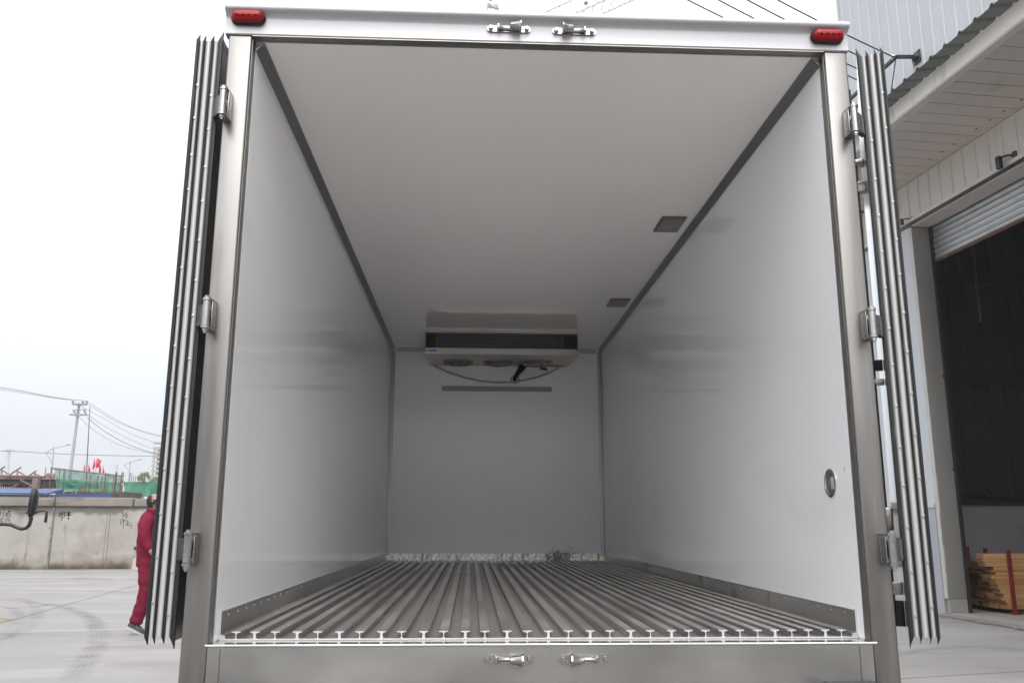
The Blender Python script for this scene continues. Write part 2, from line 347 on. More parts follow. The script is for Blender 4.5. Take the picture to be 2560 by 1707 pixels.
# skirting
for sx in (-1, 1):
    x = sx * (WI - .0007); x2 = sx * (WI - .004)
    sk = MB(); sk.box(min(x, x2), max(x, x2), .0875, L - .006, ZS + .003, ZS + .081)
    sk.prism([(x2, ZS + .004), (x2 - sx * .016, ZS + .004), (x2 - sx * .016, ZS + .013), (x2, ZS + .018)], 'y', .0875, L - .006)
    sk.box(min(x, x2 - sx * .0015), max(x, x2 - sx * .0015), .0855, .0872, ZS + .003, ZS + .083, mi=1)
    sk.box(min(x, x2), max(x, x2), .0875, L - .006, ZS + .0812, ZS + .0825, mi=1)
    sk = sk.build('skirting', [m_skirt, m_cut], truck)
    screws([(x2, .17 + k * .105, ZS + .066) for k in range(46)], (-sx, 0, 0), .004, .002).rest()
dp = MB().add([(-WI + .005, L - .0095, ZS + .020), (WI - .005, L - .0095, ZS + .020), (WI - .005, L - .002, 1.052), (-WI + .005, L - .002, 1.052)], [(0, 1, 2, 3)]).build('diamond_plate_kick', m_diam, truck)
# slatted floor with T rails
fl = MB(); fl.box(-WI + .004, WI - .004, .0875, L - .006, ZS, ZS + .004, mi=2); fl.box(-WI + .002, WI - .002, .0835, .0873, ZS + .0006, ZS + .0052, mi=1)
RX = [-.918, -.863, -.803, -.738, -.677, -.613, -.553, -.488, -.428, -.362, -.302, -.237, -.178, -.111, -.05, .014, .075, .141, .201, .265, .325, .39, .443, .495, .549, .601, .656, .71, .762, .814, .867, .917]
thick = {1, 3, 5, 7, 9, 11, 13, 15, 17, 19, 21, 24, 27, 30}
for i, x in enumerate(RX):
    hw = .0135; sw = .0036 if i in thick else .0013; z0 = ZS + .004; z1 = ZS + .0255; y1 = L - .03 - (.10 * random.random() if random.random() < .25 else 0)
    poly = [(x - sw - .004, z0 + .0004), (x - sw, z0 + .004), (x - sw, z1 - .007), (x - sw - .003, z1 - .0042), (x - hw, z1 - .003), (x - hw, z1), (x + hw, z1), (x + hw, z1 - .003), (x + sw + .003, z1 - .0042), (x + sw, z1 - .007), (x + sw, z0 + .004), (x + sw + .004, z0 + .0004)]
    n_ = len(poly); y0 = .0878
    vs_ = [(u, y0, v) for u, v in poly] + [(u, y1, v) for u, v in poly]
    fl.add(vs_, [(k, (k + 1) % n_, n_ + (k + 1) % n_, n_ + k) for k in range(n_)])
    fl.add(vs_[:n_], [tuple(range(n_))], False, 1); fl.add(vs_[n_:], [tuple(range(n_))], False, 0)
floor = fl.build('slatted_floor', [m_alu, m_cut, mat('floor_pan', (.42, .385, .37), .45, .8, var=(6, .12, (1, .3, 1)))], truck)
screws([((a + b_) / 2, .105, ZS + .0042) for a, b_ in zip(RX[::1], RX[1:])], (0, 0, 1), .003, .002).rest()
# rear frame: posts, header, sill
for sx, xo, xi in ((-1, -1.05, XL), (1, 1.05, XR)):
    p = MB().box(min(xo, xi), max(xo, xi), 0, .051, .55, ZH - .0015, b=.006).build('door_post', m_steel, truck)
    rt = MB().box(min(xi, xi - sx * .0015), max(xi, xi - sx * .0015), .012, .0445, ZS + .003, ZH - .004).build('post_return', m_ret, p)
    screws([(xi - sx * .0015, .036, 1.03 + k * .115) for k in range(16)], (-sx, 0, 0), .0032, .002).build('screw', m_screw, p)
hd = MB()
prof = [(.100, ZH + .004), (.030, ZH + .004), (.030, ZH), (-.001, ZH), (-.004, ZH + .003), (-.004, ZH + .057), (-.006, ZH + .063), (-.013, ZH + .071), (-.022, ZH + .076), (-.027, ZH + .079), (-.030, ZH + .084), (-.030, ZH + .094), (-.026, ZH + .100), (-.016, ZH + .103), (.10, ZH + .105)]
hd.prism(prof, 'x', -1.062, 1.056, smooth=True)
hd = hd.build('header_extrusion', m_head, truck)
MB().box(XL + .001, XR - .001, -.0005, .033, ZH - .0035, ZH - .0008).box(XL + .001, XR - .001, .028, .033, ZH - .0065, ZH - .0037).build('header_return', m_ret, truck)
screws([(-.90 + k * .092, .010, ZH - .0036) for k in range(20)], (0, 0, -1), .003, .002).rest()
sl = MB().box(XL + .0005, XR - .0005, 0.0, .05, .55, ZS - .007).build('sill_panel', m_steelh, truck)
MB().box(XL + .001, XR - .001, .003, .0830, ZS - .006, ZS).build('sill_plate', m_sillp, truck)
MB().tube([(XL - .006, -.001, ZS - .003), (XR + .012, -.001, ZS - .003)], .0036, 10).build('sill_bead', m_cut, truck)
m_seam = mat('dark_seam', (.10, .09, .085), .6, .5)
for x in (-.937, .931): MB().box(x - .0012, x + .0012, -.0012, .001, .56, ZS - .012).build('panel_seam', m_seam, sl)
MB().box(-1.03, 1.03, .0, .30, .42, .549).build('underrun_beam', m_dkmetal, truck)
for x0, x1 in ((-.966, -.83), (.815, .968)):
    MB().box(x0, x1, -.13, -.001, .60, .862, b=.008).build('rubber_buffer', m_black, truck)
# --- hinges
def hinge(sx, z, zi):
    x = sx * 1.033 if sx > 0 else -1.036; yb = -.050
    b_ = MB(); xa = x - sx * .016; xb = x + sx * .012
    b_.box(min(xa, xb), max(xa, xb), -.006, -.0002, z - .047, z + .047, b=.002)
    for dz in (-1, 1):
        zz = z + dz * .043
        poly = [(xa, -.004), (xb, -.004)] + [(x + sx * .0135 * math.cos(t), yb - .0135 * math.sin(t)) for t in [R(k * 15) for k in range(0, 13)]]
        b_.prism(poly, 'z', zz - .0035, zz + .0035)
    b_.box(min(xa, xa + sx * .004), max(xa, xa + sx * .004), -.042, -.006, z - .0395, z + .0395, b=.001)
    h = b_.build('hinge', m_chrome, truck)
    MB().lathe([(.0001, -.038), (.0115, -.038), (.0115, .038), (.0001, .038)], (x, yb, z), (0, 0, 1), 20).build('barrel', m_chrome, h)
    MB().tube([(x, yb, z + .0466), (x, yb, z + .055)], .0085, 6, smooth=False).tube([(x, yb, z + .0465), (x, yb, z + .049)], .0115, 18).build('bolt_head', m_screw, h)
    MB().tube([(x, yb, z - .0466), (x, yb, z - .056)], .0085, 6, smooth=False).tube([(x, yb, z - .05), (x, yb, z - .062)], .0045, 10).build('nut', m_screw, h)
    if sx > 0:
        st = MB().obox((x + .028, yb + .028, z), Vector((.022, .022, 0)), Vector((.0035, -.0035, 0)), Vector((0, 0, .032))).build('strap', m_chrome, h)
        MB().obox((x + .047, yb + .052, z), Vector((.012, .012, 0)), Vector((.006, -.005, 0)), Vector((0, 0, .034))).build('rubber_pad', m_rub, h)
    else:
        MB().obox((x - .024, yb + .030, z), Vector((-.019, .022, 0)), Vector((.003, .003, 0)), Vector((0, 0, .032))).build('strap', m_chrome, h)
for z in (2.633, 1.933, 1.236): hinge(-1, z, 0)
for z in (2.627, 1.930, 1.236): hinge(1, z, 0)
# --- keepers (hook plates) on header and sill
def keeper(cx, s, z, y):   # s=+1: horn towards +x
    pl = MB(); out = []
    for k in range(9): a = R(-90 + k * 22.5); out.append((cx + .063 + .011 * math.cos(a), z + .011 * math.sin(a)))
    for k in range(9): a = R(90 + k * 22.5); out.append((cx - .063 + .011 * math.cos(a), z + .011 * math.sin(a)))
    pl.prism(out, 'y', y - .007, y - .0002)
    xs = lambda t: cx + s * t
    pl.lathe([(.0001, -.0345), (.006, -.0345), (.0095, -.032), (.0165, -.002), (.0185, 0), (.0185, .005), (.0001, .005)], (xs(.037), y - .027, z), (s, 0, 0), 8)
    pl.box(min(xs(.033), xs(.042)), max(xs(.033), xs(.042)), y - .030, y - .006, z - .011, z + .011, b=.002)
    pl.box(min(xs(-.040), xs(-.031)), max(xs(-.040), xs(-.031)), y - .026, y - .006, z - .009, z + .010, b=.003)
    pl.tube([(xs(-.034), y - .018, z), (xs(-.015), y - .011, z - .001), (xs(.012), y - .011, z - .001), (xs(.034), y - .020, z)], [.008, .0055, .006, .010], 10)
    k_ = pl.build('door_keeper', m_chrome, truck)
    for t in (-.061, .061): MB().lathe([(.0075, 0), (.0075, .010), (.006, .0125), (.0001, .0125)], (cx + t, y - .007, z), (0, -1, 0), 16).build('bolt', m_chrome, k_)
keeper(-.116, 1, ZH + .043, -.004); keeper(.106, -1, ZH + .041, -.004)
keeper(-.111, 1, .927, 0); keeper(.110, -1, .926, 0)
# --- red marker lamps
def marker(cx, cz):
    Lx = .110; r = .0225; y = -.011
    def stad(rr, yy, dz=0):
        o_ = []
        for k in range(13): a = R(-90 + k * 15); o_.append((cx + Lx / 2 - r + rr * math.cos(a), yy, cz + dz + rr * math.sin(a)))
        for k in range(13): a = R(90 + k * 15); o_.append((cx - Lx / 2 + r + rr * math.cos(a), yy, cz + dz + rr * math.sin(a)))
        return o_
    def dome(rings):
        mb = MB(); n = 26; vs_ = [v for g_ in rings for v in g_]; fs = [(i * n + k, i * n + (k + 1) % n, (i + 1) * n + (k + 1) % n, (i + 1) * n + k) for i in range(len(rings) - 1) for k in range(n)]
        mb.add(vs_, fs, True); mb.add(rings[-1], [tuple(range(n))], True); return mb
    bs = dome([stad(r + .002, y + .012), stad(r + .002, y - .006), stad(r - .001, y - .010), stad(r - .004, y - .010)]).build('marker_lamp', m_rub, truck)
    dome([stad(r * .93, y - .008)] + [stad(r * .93 * math.cos(R(t)) + .0, y - .010 - .020 * math.sin(R(t))) for t in (0, 15, 30, 45, 58, 70, 80)]).build('lens', m_red, bs)
    ld = MB()
    for dx in (-.030, -.010, .010, .030): ld.lathe([(.0042, -.001), (.0042, .0012), (.0001, .0012)], (cx + dx, y - .0295, cz - .006), (0, -1, 0), 12)
    ld.build('led', m_led, bs)
marker(-.987, 2.957); marker(.981, 2.949)
# --- doors
def door(sx, org, rz, ztop, zbot):
    T = .086; W_ = .955
    X = lambda t: sx * t
    def bx(mb, t0, t1, u0, u1, z0, z1, mi=0, b=0.): mb.box(min(X(t0), X(t1)), max(X(t0), X(t1)), u0, u1, z0, z1, mi, b)
    d = MB(); bx(d, .004, T - .002, .006, W_, zbot, ztop); d = d.build('rear_door', m_strip, truck, loc=(org[0], org[1], 0), rz=rz)
    sk = MB(); bx(sk, 0, .0035, .004, W_ + .004, zbot - .012, ztop + .012); sk.build('door_skin', m_sillp if sx > 0 else m_steel, d)
    # extruded edge profile: slightly convex strips
    for (a, b_) in ((.015, .0295), (.0375, .056), (.0625, .0755)):
        st = MB(); n = 6
        poly = [(X(a), .0055)] + [(X(a + (b_ - a) * k / n), .000 - .0045 * math.sin(math.pi * k / n)) for k in range(n + 1)] + [(X(b_), .0055)]
        st.prism(poly, 'z', zbot, ztop, smooth=True); st = st.build('edge_profile', m_strip, d)
        if a < .03 or a > .06:
            off = 0 if a < .03 else .035
            mid = (a + b_) / 2
            cnt = 14; screws([(X(mid + .002), -.0046, zbot + .055 + off + k * (ztop - zbot - .12) / cnt + random.uniform(-.008, .008)) for k in range(cnt)], (0, -1, 0), .0046, .0013).build('screw', m_screw, st)
    # rubber fins
    fins = [(0, .0135, .034), (.0300, .0368, .020), (.0567, .0619, .020), (.0762, .0850, .022)]
    for a, b_, ext in fins:
        f = MB(); secs = []
        big = ext > .03
        n = 4
        zs_ = [(zbot - ext, 0.05, 0), (zbot - ext * .6, .35, .35), (zbot - ext * .25, .75, .8), (zbot, 1, 1), (ztop, 1, 1), (ztop + ext * .25, .75, .8), (ztop + ext * .6, .35, .4), (ztop + ext, .05, 0)]
        for z, wf, df in zs_:
            w0 = a; w1 = a + (b_ - a) * wf; yf = -.0085 * (.45 + .55 * df) ; 
            secs.append([(X(w0), .0045, z), (X(w0), yf, z), (X((w0 + w1) / 2), yf - .002 * df, z), (X(w1), yf, z), (X(w1), .0045, z)])
        vs_ = [v for s_ in secs for v in s_]; k5 = 5
        f.add(vs_, [(i * k5 + k, i * k5 + (k + 1) % k5, (i + 1) * k5 + (k + 1) % k5, (i + 1) * k5 + k) for i in range(len(secs) - 1) for k in range(k5)])
        f.add(secs[0], [tuple(range(5))]); f.add(secs[-1], [tuple(range(5))])
        f.build('rubber_seal', m_rub, d)
    if sx > 0:
        # lock rod and its guides on the outer skin
        for u in (.17, .55):
            MB().tube([(X(-.036), u, 1.0), (X(-.036), u, 2.86)], .0105, 16).build('lock_rod', m_steel, d)
        def br(z0, z1, m_, nm, u=.17):
            MB().box(min(X(-.001), X(-.052)), max(X(-.001), X(-.052)), u - .016, u + .016, z0, z1, b=.003).build(nm, m_, d)
        br(2.56, 2.585, m_chrome, 'rod_guide'); br(2.46, 2.50, m_chrome, 'rod_guide'); br(1.82, 1.855, m_black, 'rod_guide'); br(1.77, 1.79, m_chrome, 'rod_guide')
        MB().box(min(X(-.012), X(-.050)), max(X(-.012), X(-.050)), .10, .125, 1.29, 1.365, b=.006).build('lock_handle', m_chrome, d)
        br(1.09, 1.13, m_chrome, 'rod_guide'); br(.99, 1.07, m_black, 'rod_guide', .20)
    else:
        MB().box(min(X(-.0012), X(.001)), max(X(-.0012), X(.001)), .04, .16, 1.035, 1.047).build('slot', m_black, d)
    return d
door(-1, (-1.087 + .0135, .020), R(1.0), 2.886, .990)
door(1, (1.094, .020), R(-25.3), 2.893, .982)
# --- cooling unit
cu = MB(); y0 = 4.382; x0, x1 = -.620, .657
cu.box(x0, x1, y0, L - .002, 2.8735, ZC - .0006)
cu.add([(x0, y0, 2.693), (x1, y0, 2.693), (x1, y0, 2.743), (x0, y0, 2.743)], [(0, 1, 2, 3)])
cu.add([(x0, y0, 2.743), (x1, y0, 2.743), (x1, y0 + .03, 2.747), (x0, y0 + .03, 2.747)], [(0, 1, 2, 3)])
cu.add([(x0, y0, 2.693), (x1, y0, 2.693), (x1, L - .002, 2.731), (x0, L - .002, 2.731)], [(0, 1, 2, 3)])
for x in (x0, x1): cu.add([(x, y0, 2.693), (x, L - .002, 2.731), (x, L - .002, 2.8735), (x, y0, 2.8735)], [(0, 1, 2, 3)])
cool = cu.build('cooling_unit', m_coolcase, truck)
gr = MB(); gr.box(x0 + .004, x1 - .004, y0 + .06, y0 + .07, 2.744, 2.873); gr.box(x0 + .078, x0 + .084, y0 + .004, y0 + .06, 2.745, 2.873); gr.box(x1 - .110, x1 - .104, y0 + .004, y0 + .06, 2.745, 2.873)
gr.build('coil', m_fin, cool)
gt = MB()
for k in range(7): z = 2.757 + k * .0182; gt.tube([(x0 + .085, y0 + .02, z), (x1 - .111, y0 + .02, z)], .0022, 6)
gt.build('coil_tube', m_finl, cool)
for cx in (-.351, .001, .354):
    yc = 4.842; zc = 2.693 + (yc - y0) / (L - y0) * .038; up = Vector((0, -.05, -1)).normalized()
    fm = MB(); 
    for rr in (.132, .122): fm.lathe([(rr, .0), (rr, .016), (rr - .003, .018), (rr - .006, .016), (rr - .006, 0)], (cx, yc, zc), up, 36)
    for rr in (.10, .078, .056, .034): fm.lathe([(rr, .018), (rr - .0025, .021), (rr - .005, .018)], (cx, yc, zc), up, 32)
    a_ = up.orthogonal().normalized(); b2 = up.cross(a_)
    for k in range(4):
        dv = a_ * math.cos(R(k * 45 + 10)) + b2 * math.sin(R(k * 45 + 10)); fm.tube([Vector((cx, yc, zc)) + up * .02 - dv * .125, Vector((cx, yc, zc)) + up * .02 + dv * .125], .0018, 6)
    fm = fm.build('fan_guard', m_chrome, cool)
    MB().lathe([(.119, .001), (.0001, .001)], (cx, yc, zc), up, 32).lathe([(.028, .001), (.028, .014), (.0001, .014)], (cx, yc, zc), up, 20).build('fan', m_fin, cool)
s1 = MB().box(x0 + .006, x0 + .104, y0 - .0008, y0 - .0003, 2.697, 2.741).build('sticker', m_stick, cool)
s2 = MB().box(x0 + .012, x0 + .100, y0 - .0014, y0 - .001, 2.712, 2.725)
s2.box(x0 + .014, x0 + .022, y0 - .0014, y0 - .001, 2.731, 2.738)
for k in range(9): s2.box(x0 + .030 + k * .008, x0 + .036 + k * .008, y0 - .0014, y0 - .001, 2.731, 2.737)
s2.box(x0 + .016, x0 + .018, y0 - .0014, y0 - .001, 2.700, 2.709)
for k in range(11): s2.box(x0 + .028 + k * .006, x0 + .032 + k * .006, y0 - .0014, y0 - .001, 2.703, 2.706)
s2.build('sticker_print', m_blue, cool)
MB().add([(.50, L - .06, 2.7255), (.63, L - .06, 2.7255), (.63, L - .012, 2.728), (.50, L - .012, 2.728)], [(0, 1, 2, 3)]).build('sticker', m_redst, cool)
HP = [(1084.6, 914), (1120, 930), (1160, 943), (1200, 952), (1236, 955.5), (1275, 955.5), (1310, 951), (1345, 942), (1375, 931), (1397, 920)]
MB().tube([PY(*q_, L - .02) for q_ in HP], .0085, 12).build('drain_hose', m_galv, cool)
DP = [PY(1308, 912, L - .10), PY(1303, 922, L - .08), PY(1294, 933, L - .05), PY(1287, 944, L - .02), PY(1286, 951, L - .005)]
MB().tube(DP, [.040, .030, .022, .017, .016], 12).tube([PY(1350, 920, L - .1), PY(1368, 923, L - .1)], .012, 8).build('pipe_wrap', m_rub, cool)
hc = PY(1287, 948, L - .0015)
MB().lathe([(.040, 0), (.036, .002), (.030, 0)], hc, (0, -1, 0), 24).tube([hc + Vector((.0, -.003, .01)), hc + Vector((.012, -.02, -.015)), hc + Vector((.03, -.012, -.02)), hc + Vector((.036, -.01, .0))], .006, 8).build('wall_grommet', m_lampf, cool)
bb = MB(); bp = [PY(1105, 964, L - .001), PY(1379, 969, L - .001)]
bb.box(-.503, .506, L - .008, L - .001, 2.497, 2.54).box(-.503, .506, L - .012, L - .0082, 2.497, 2.503).box(-.503, .506, L - .012, L - .0082, 2.534, 2.54)
bb = bb.build('wall_rail', mat('grey_green_steel_bar', (.20, .225, .215), .4, .6, var=(8, .1)), truck)
bb.rotation_euler = (0, 0, 0)
screws([(-.46, L - .008, 2.52), (-.07, L - .008, 2.52), (.46, L - .008, 2.52)], (0, -1, 0), .007, .003).build('screw', m_screw, bb)
# --- ceiling lamps
for (xa, xb, ya, yb) in ((.763, .898, 1.600, 1.830), (.763, .906, 3.277, 3.496)):
    lb = MB().box(xa, xb, ya, yb, ZC - .010, ZC - .0004, b=.004).build('ceiling_lamp', m_lampf, truck)
    MB().box(xa + .010, xb - .010, ya + .012, yb - .012, ZC - .014, ZC - .0102, b=.0018).build('lens', m_lamp, lb)
# --- round recessed pull on right wall
c_ = (WI - .0005, .205, 1.444)
rp = MB().lathe([(.047, .0), (.047, .003), (.045, .004), (.038, .004), (.036, .002), (.032, .0015), (.030, .0022), (.027, .0012), (.024, .002), (.020, .0008), (.0001, .0008)], c_, (-1, 0, 0), 40).build('round_recess', mat('bright_chrome', (.72, .71, .70), .12, 1), truck)
MB().box(WI - .0045, WI - .0036, .172, .196, 1.424, 1.462, b=.0003).build('sticker', mat('pale_label', (.42, .42, .40), .5), rp)
screws([(WI - .0045, .205 + .042 * math.cos(a), 1.444 + .042 * math.sin(a)) for a in (R(90), R(210), R(330))], (-1, 0, 0), .004, .002).build('screw', m_screw, rp)
# scuffs on the panels
sc = MB()
for (px, py, w_, h_) in ((2111, 1172, .004, .010), (2132, 1311, .005, .002), (870, 520, .003, .003), (2053, 267, .005, .004)):
    P = PX(px, py, WI - .0008 if px > 1280 else -WI + .0008); s_ = -1 if px > 1280 else 1
    sc.box(P.x - .0002, P.x + .0002, P.y - w_ / 2, P.y + w_ / 2, P.z - h_ / 2, P.z + h_ / 2)
sc.build('scuff_mark', m_lampf, truck)
# --- chassis, wheels, cab (ahead of the box)
ch = MB().box(-.42, -.34, .3, 7.2, .60, .80).box(.34, .42, .3, 7.2, .60, .80)
for y in (1, 2.4, 3.8, 5.2): ch.box(-.339, .339, y, y + .08, .62, .76)
for y in (.5, 1.5, 2.5, 3.5, 4.5): ch.box(-1.0, 1.0, y, y + .06, .802, .928)
ch.build('chassis', m_dkmetal, truck)
def wheel(x, y, s, r, parent):
    w_ = MB().lathe([(r * .55, -.11), (r * .92, -.12), (r, -.09), (r, .09), (r * .92, .12), (r * .55, .11)], (x, y, r), (1, 0, 0), 36).build('wheel', m_tyre, parent)
    MB().lathe([(r * .55, .10 * s), (r * .50, .04 * s), (r * .2, .05 * s), (r * .16, .09 * s), (.0001, .09 * s)], (x, y, r), (1, 0, 0), 28).build('rim', m_trim, w_)
for sx in (-1, 1):
    wheel(sx * .88, 1.9, sx, .39, truck); wheel(sx * .86, 6.2, sx, .39, truck)
def cab(parent, y0, m_, sgn=1, x0=0.):
    # sgn +1: windscreen at +y ; profile in (y,z)
    P = [(0, .55), (0, 2.25), (.25, 2.35), (1.25, 2.30), (1.62, 1.45), (1.70, 1.20), (1.70, .50), (.3, .50)]
    c = MB().prism([(y0 + sgn * a, b_) for a, b_ in P], 'x', x0 - .95, x0 + .95).build('cab', m_, parent)
    MB().add([(x0 - .84, y0 + sgn * 1.285, 2.24), (x0 + .84, y0 + sgn * 1.285, 2.24), (x0 + .88, y0 + sgn * 1.625, 1.47), (x0 - .88, y0 + sgn * 1.625, 1.47)], [(0, 1, 2, 3)]).build('windscreen', m_glass, c)
    for s_ in (-1, 1):
        MB().prism([(y0 + sgn * a, b_) for a, b_ in [(.3, 1.40), (.3, 2.15), (1.15, 2.12), (1.45, 1.40)]], 'x', x0 + s_ * .951, x0 + s_ * .955).build('side_window', m_glass, c)
        MB().box(x0 + s_ * .72 - .14, x0 + s_ * .72 + .14, min(y0 + sgn * 1.701, y0 + sgn * 1.73), max(y0 + sgn * 1.701, y0 + sgn * 1.73), .72, .90, b=.012).build('headlight', m_chrome, c)
    MB().box(x0 - .93, x0 + .93, min(y0 + sgn * 1.702, y0 + sgn * 1.84), max(y0 + sgn * 1.702, y0 + sgn * 1.84), .38, .64, b=.02).build('bumper', m_black, c)
    return c
cab(truck, 5.45, m_white, 1)

o = REST.build('screw', mat('dull_screw', (.28, .28, .28), .4, 1), truck); tag(o, kind='stuff')
# debris on the floor
dh = MB()
for k in range(130):
    c = Vector((random.gauss(.55, .055), L - .08 + random.uniform(-.05, .02), ZS + .045 + abs(random.gauss(0, .017)))); pts = []
    d = Vector((random.uniform(-1, 1), random.uniform(-.5, .5), random.uniform(-1, 1))).normalized()
    for j in range(5):
        d = (d + Vector((random.uniform(-.8, .8), random.uniform(-.8, .8), random.uniform(-.8, .8)))).normalized(); c = c + d * .016; c.z = max(c.z, ZS + .03); pts.append(c.copy())
    dh.tube(pts, .0012, 4)
o = dh.build('wire_tangle', mat('grey_swarf', (.26, .245, .235), .6, .4)); tag(o, 'dark grey tangle of swarf lying on the floor rails by the diamond plate', 'scrap')
for k, (px, py, w_) in enumerate(((1258, 1412, .10), (1340, 1411, .12))):
    P = PZ(px, py, ZS + .026); pts = []
    for j in range(16): a = 2 * math.pi * j / 16; rr = 1 + random.uniform(-.15, .15); pts.append((P.x + w_ * math.cos(a) * rr, P.y + .06 * math.sin(a) * rr, P.z + .002 + .004 * random.random()))
    o = MB().add(pts + [(P.x, P.y, P.z + .012)], [(j, (j + 1) % 16, 16) for j in range(16)], True).build('plastic_scrap', mat('pale_film%d' % k, (.34, .34, .33), .4))
    tag(o, ['torn pale plastic scrap on the floor rails nearer the left', 'torn pale plastic scrap on the floor rails beside the wire tangle'][k], 'scrap', 'scraps on the truck floor')

# ================================================================== WAREHOUSE (local frame: x = inwards from its wall, y = along the wall, away)
C0 = PZ(2376.5, 1534); RA = R(5.3); bn = Vector((math.cos(RA), math.sin(RA), 0)); bd = Vector((-math.sin(RA), math.cos(RA), 0))
def loc_(P): d = P - C0; return Vector((d.dot(bn), d.dot(bd), P.z))
def WN(px, py, n): return loc_(PPL(px, py, C0 + bn * n, bn))
m_clad = mat('white_ribbed_cladding', (.46, .475, .49), .45, var=(.8, .06, (1, 1, .3)), stain=[((.38, .37, .35), 2.2, .6, .85, (1, 1, .15))])
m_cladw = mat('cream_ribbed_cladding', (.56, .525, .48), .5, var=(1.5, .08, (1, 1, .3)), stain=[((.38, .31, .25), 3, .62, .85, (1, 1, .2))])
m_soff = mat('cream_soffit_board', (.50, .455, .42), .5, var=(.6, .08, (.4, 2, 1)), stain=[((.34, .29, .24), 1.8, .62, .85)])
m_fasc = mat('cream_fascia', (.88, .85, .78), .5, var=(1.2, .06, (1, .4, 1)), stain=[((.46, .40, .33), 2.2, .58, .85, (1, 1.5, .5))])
m_roof = mat('grey_green_roof_sheet', (.15, .16, .155), .5, .2, var=(2, .15))
m_rev = mat('grey_reveal_sheet', (.235, .225, .21), .5, var=(1.2, .08, (1, 1, .3)), stain=[((.12, .108, .095), 2.5, .6, .82, (1, 1, .4))])
m_conc = mat('old_concrete', (.30, .29, .27), .85, var=(5, .2), stain=[((.14, .13, .11), 4, .55, .75)], bump=(20, .004))
m_shut = mat('galvanised_shutter', (.42, .43, .44), .38, .7, var=(1.2, .15, (.4, .4, 3)), stain=[((.30, .30, .30), 2.5, .58, .85)])
m_rust = mat('rust', (.10, .045, .027), .8, var=(8, .4), stain=[((.06, .04, .03), 5, .5, .7)])
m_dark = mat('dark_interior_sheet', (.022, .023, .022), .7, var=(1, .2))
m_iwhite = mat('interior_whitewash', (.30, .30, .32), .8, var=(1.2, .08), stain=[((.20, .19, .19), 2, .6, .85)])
m_ifloor = mat('shed_floor', (.30, .28, .26), .75, var=(2, .12))
ware = thing('warehouse', 'pale ribbed metal warehouse with canopy and half raised roller shutter at right', 'warehouse', C0, RA)
SE = 1.56
def ribbed(y0, y1, z0, z1, pitch, x, m_, name, parent, dep=.022, axis='z', x1=None):
    mb = MB(); prof = []; k = 0; y = y0
    while y < y1 - .02:
        yn = min(y + pitch, y1); prof += [(x, y), (x, yn - .045), (x - dep, yn - .034), (x - dep, yn - .014), (x, yn - .003)]; y = yn
    prof.append((x, y1)); n_ = len(prof)
    vs_ = [(a, b_, z0) for a, b_ in prof] + [(a, b_, z1) for a, b_ in prof]
    mb.add(vs_, [(k, k + 1, n_ + k + 1, n_ + k) for k in range(n_ - 1)]); mb.box(x + .003, x + .05, y0, y1, z0, z1)
    return mb.build(name, m_, parent)
ribbed(-16.7, SE - .03, 6.93, 13.2, .28, 0, m_clad, 'upper_wall', ware)
MB().box(-.03, .055, SE - .029, SE + .05, 1.62, 13.25).build('corner_flashing', m_clad, ware)
MB().box(.056, 12, SE, SE + .05, 0, 13.2).build('end_wall', m_clad, ware)
MB().box(-.2, 12, -17, SE + .2, 13.26, 13.4).build('roof', m_roof, ware)
ribbed(-16.2, SE - .04, 6.235, 6.855, .28, .0, m_cladw, 'lintel_cladding', ware, .02)
t = MB().box(-.035, .02, -16.2, SE - .03, 6.175, 6.234).build('lintel_trim', m_cladw, ware)
MB().box(-.020, .03, -16.2, SE - .03, 6.122, 6.173).build('trim_shadow_gap', m_black, t)
MB().box(-.001, .31, -16.2, -.0, 6.105, 6.121).build('lintel_soffit', m_soff, ware)
# canopy
so = MB(); y = -1.75; yy = [-1.52]
for q_ in range(64):
    y1_ = 1.28 - .28 * (q_ + 1) + .005
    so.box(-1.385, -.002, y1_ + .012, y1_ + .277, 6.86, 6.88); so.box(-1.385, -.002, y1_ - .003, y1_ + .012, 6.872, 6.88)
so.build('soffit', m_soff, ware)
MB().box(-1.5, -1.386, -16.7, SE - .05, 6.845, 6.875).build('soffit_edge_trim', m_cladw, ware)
MB().box(-1.505, -1.48, -16.7, SE - .05, 6.8755, 7.13).build('fascia', m_fasc, ware)
MB().box(-1.479, -.01, SE - .09, SE - .052, 6.885, 7.1).build('canopy_end_panel', m_fasc, ware)
rs = MB(); prof = []; y = -16.75
while y < SE - .1: prof += [(y, 0), (y + .19, 0), (y + .215, .035), (y + .245, .035), (y + .27, 0)]; y += .28
prof.append((y, 0)); n_ = len(prof)
vs_ = [(-1.80, a, 7.045 + b_) for a, b_ in prof] + [(-.005, a, 7.38 + b_) for a, b_ in prof]
rs.add(vs_, [(k, k + 1, n_ + k + 1, n_ + k) for k in range(n_ - 1)])
rs.add([(a, b_, c_ + .003) for a, b_, c_ in vs_], [(k, k + 1, n_ + k + 1, n_ + k) for k in range(n_ - 1)])
rs.build('canopy_roof', m_roof, ware)
pts = [loc_(PZ(2240 + x / 3.92, y_ / 3.92, 6.86)) for x, y_ in ((1228, 980), (1056, 1090), (920, 1178), (787, 1264), (568, 1415), (446, 1490), (331, 1562))]
screws([(p.x, p.y, 6.859) for p in pts], (0, 0, -1), .018, .004).build('soffit_hole', m_black, ware)
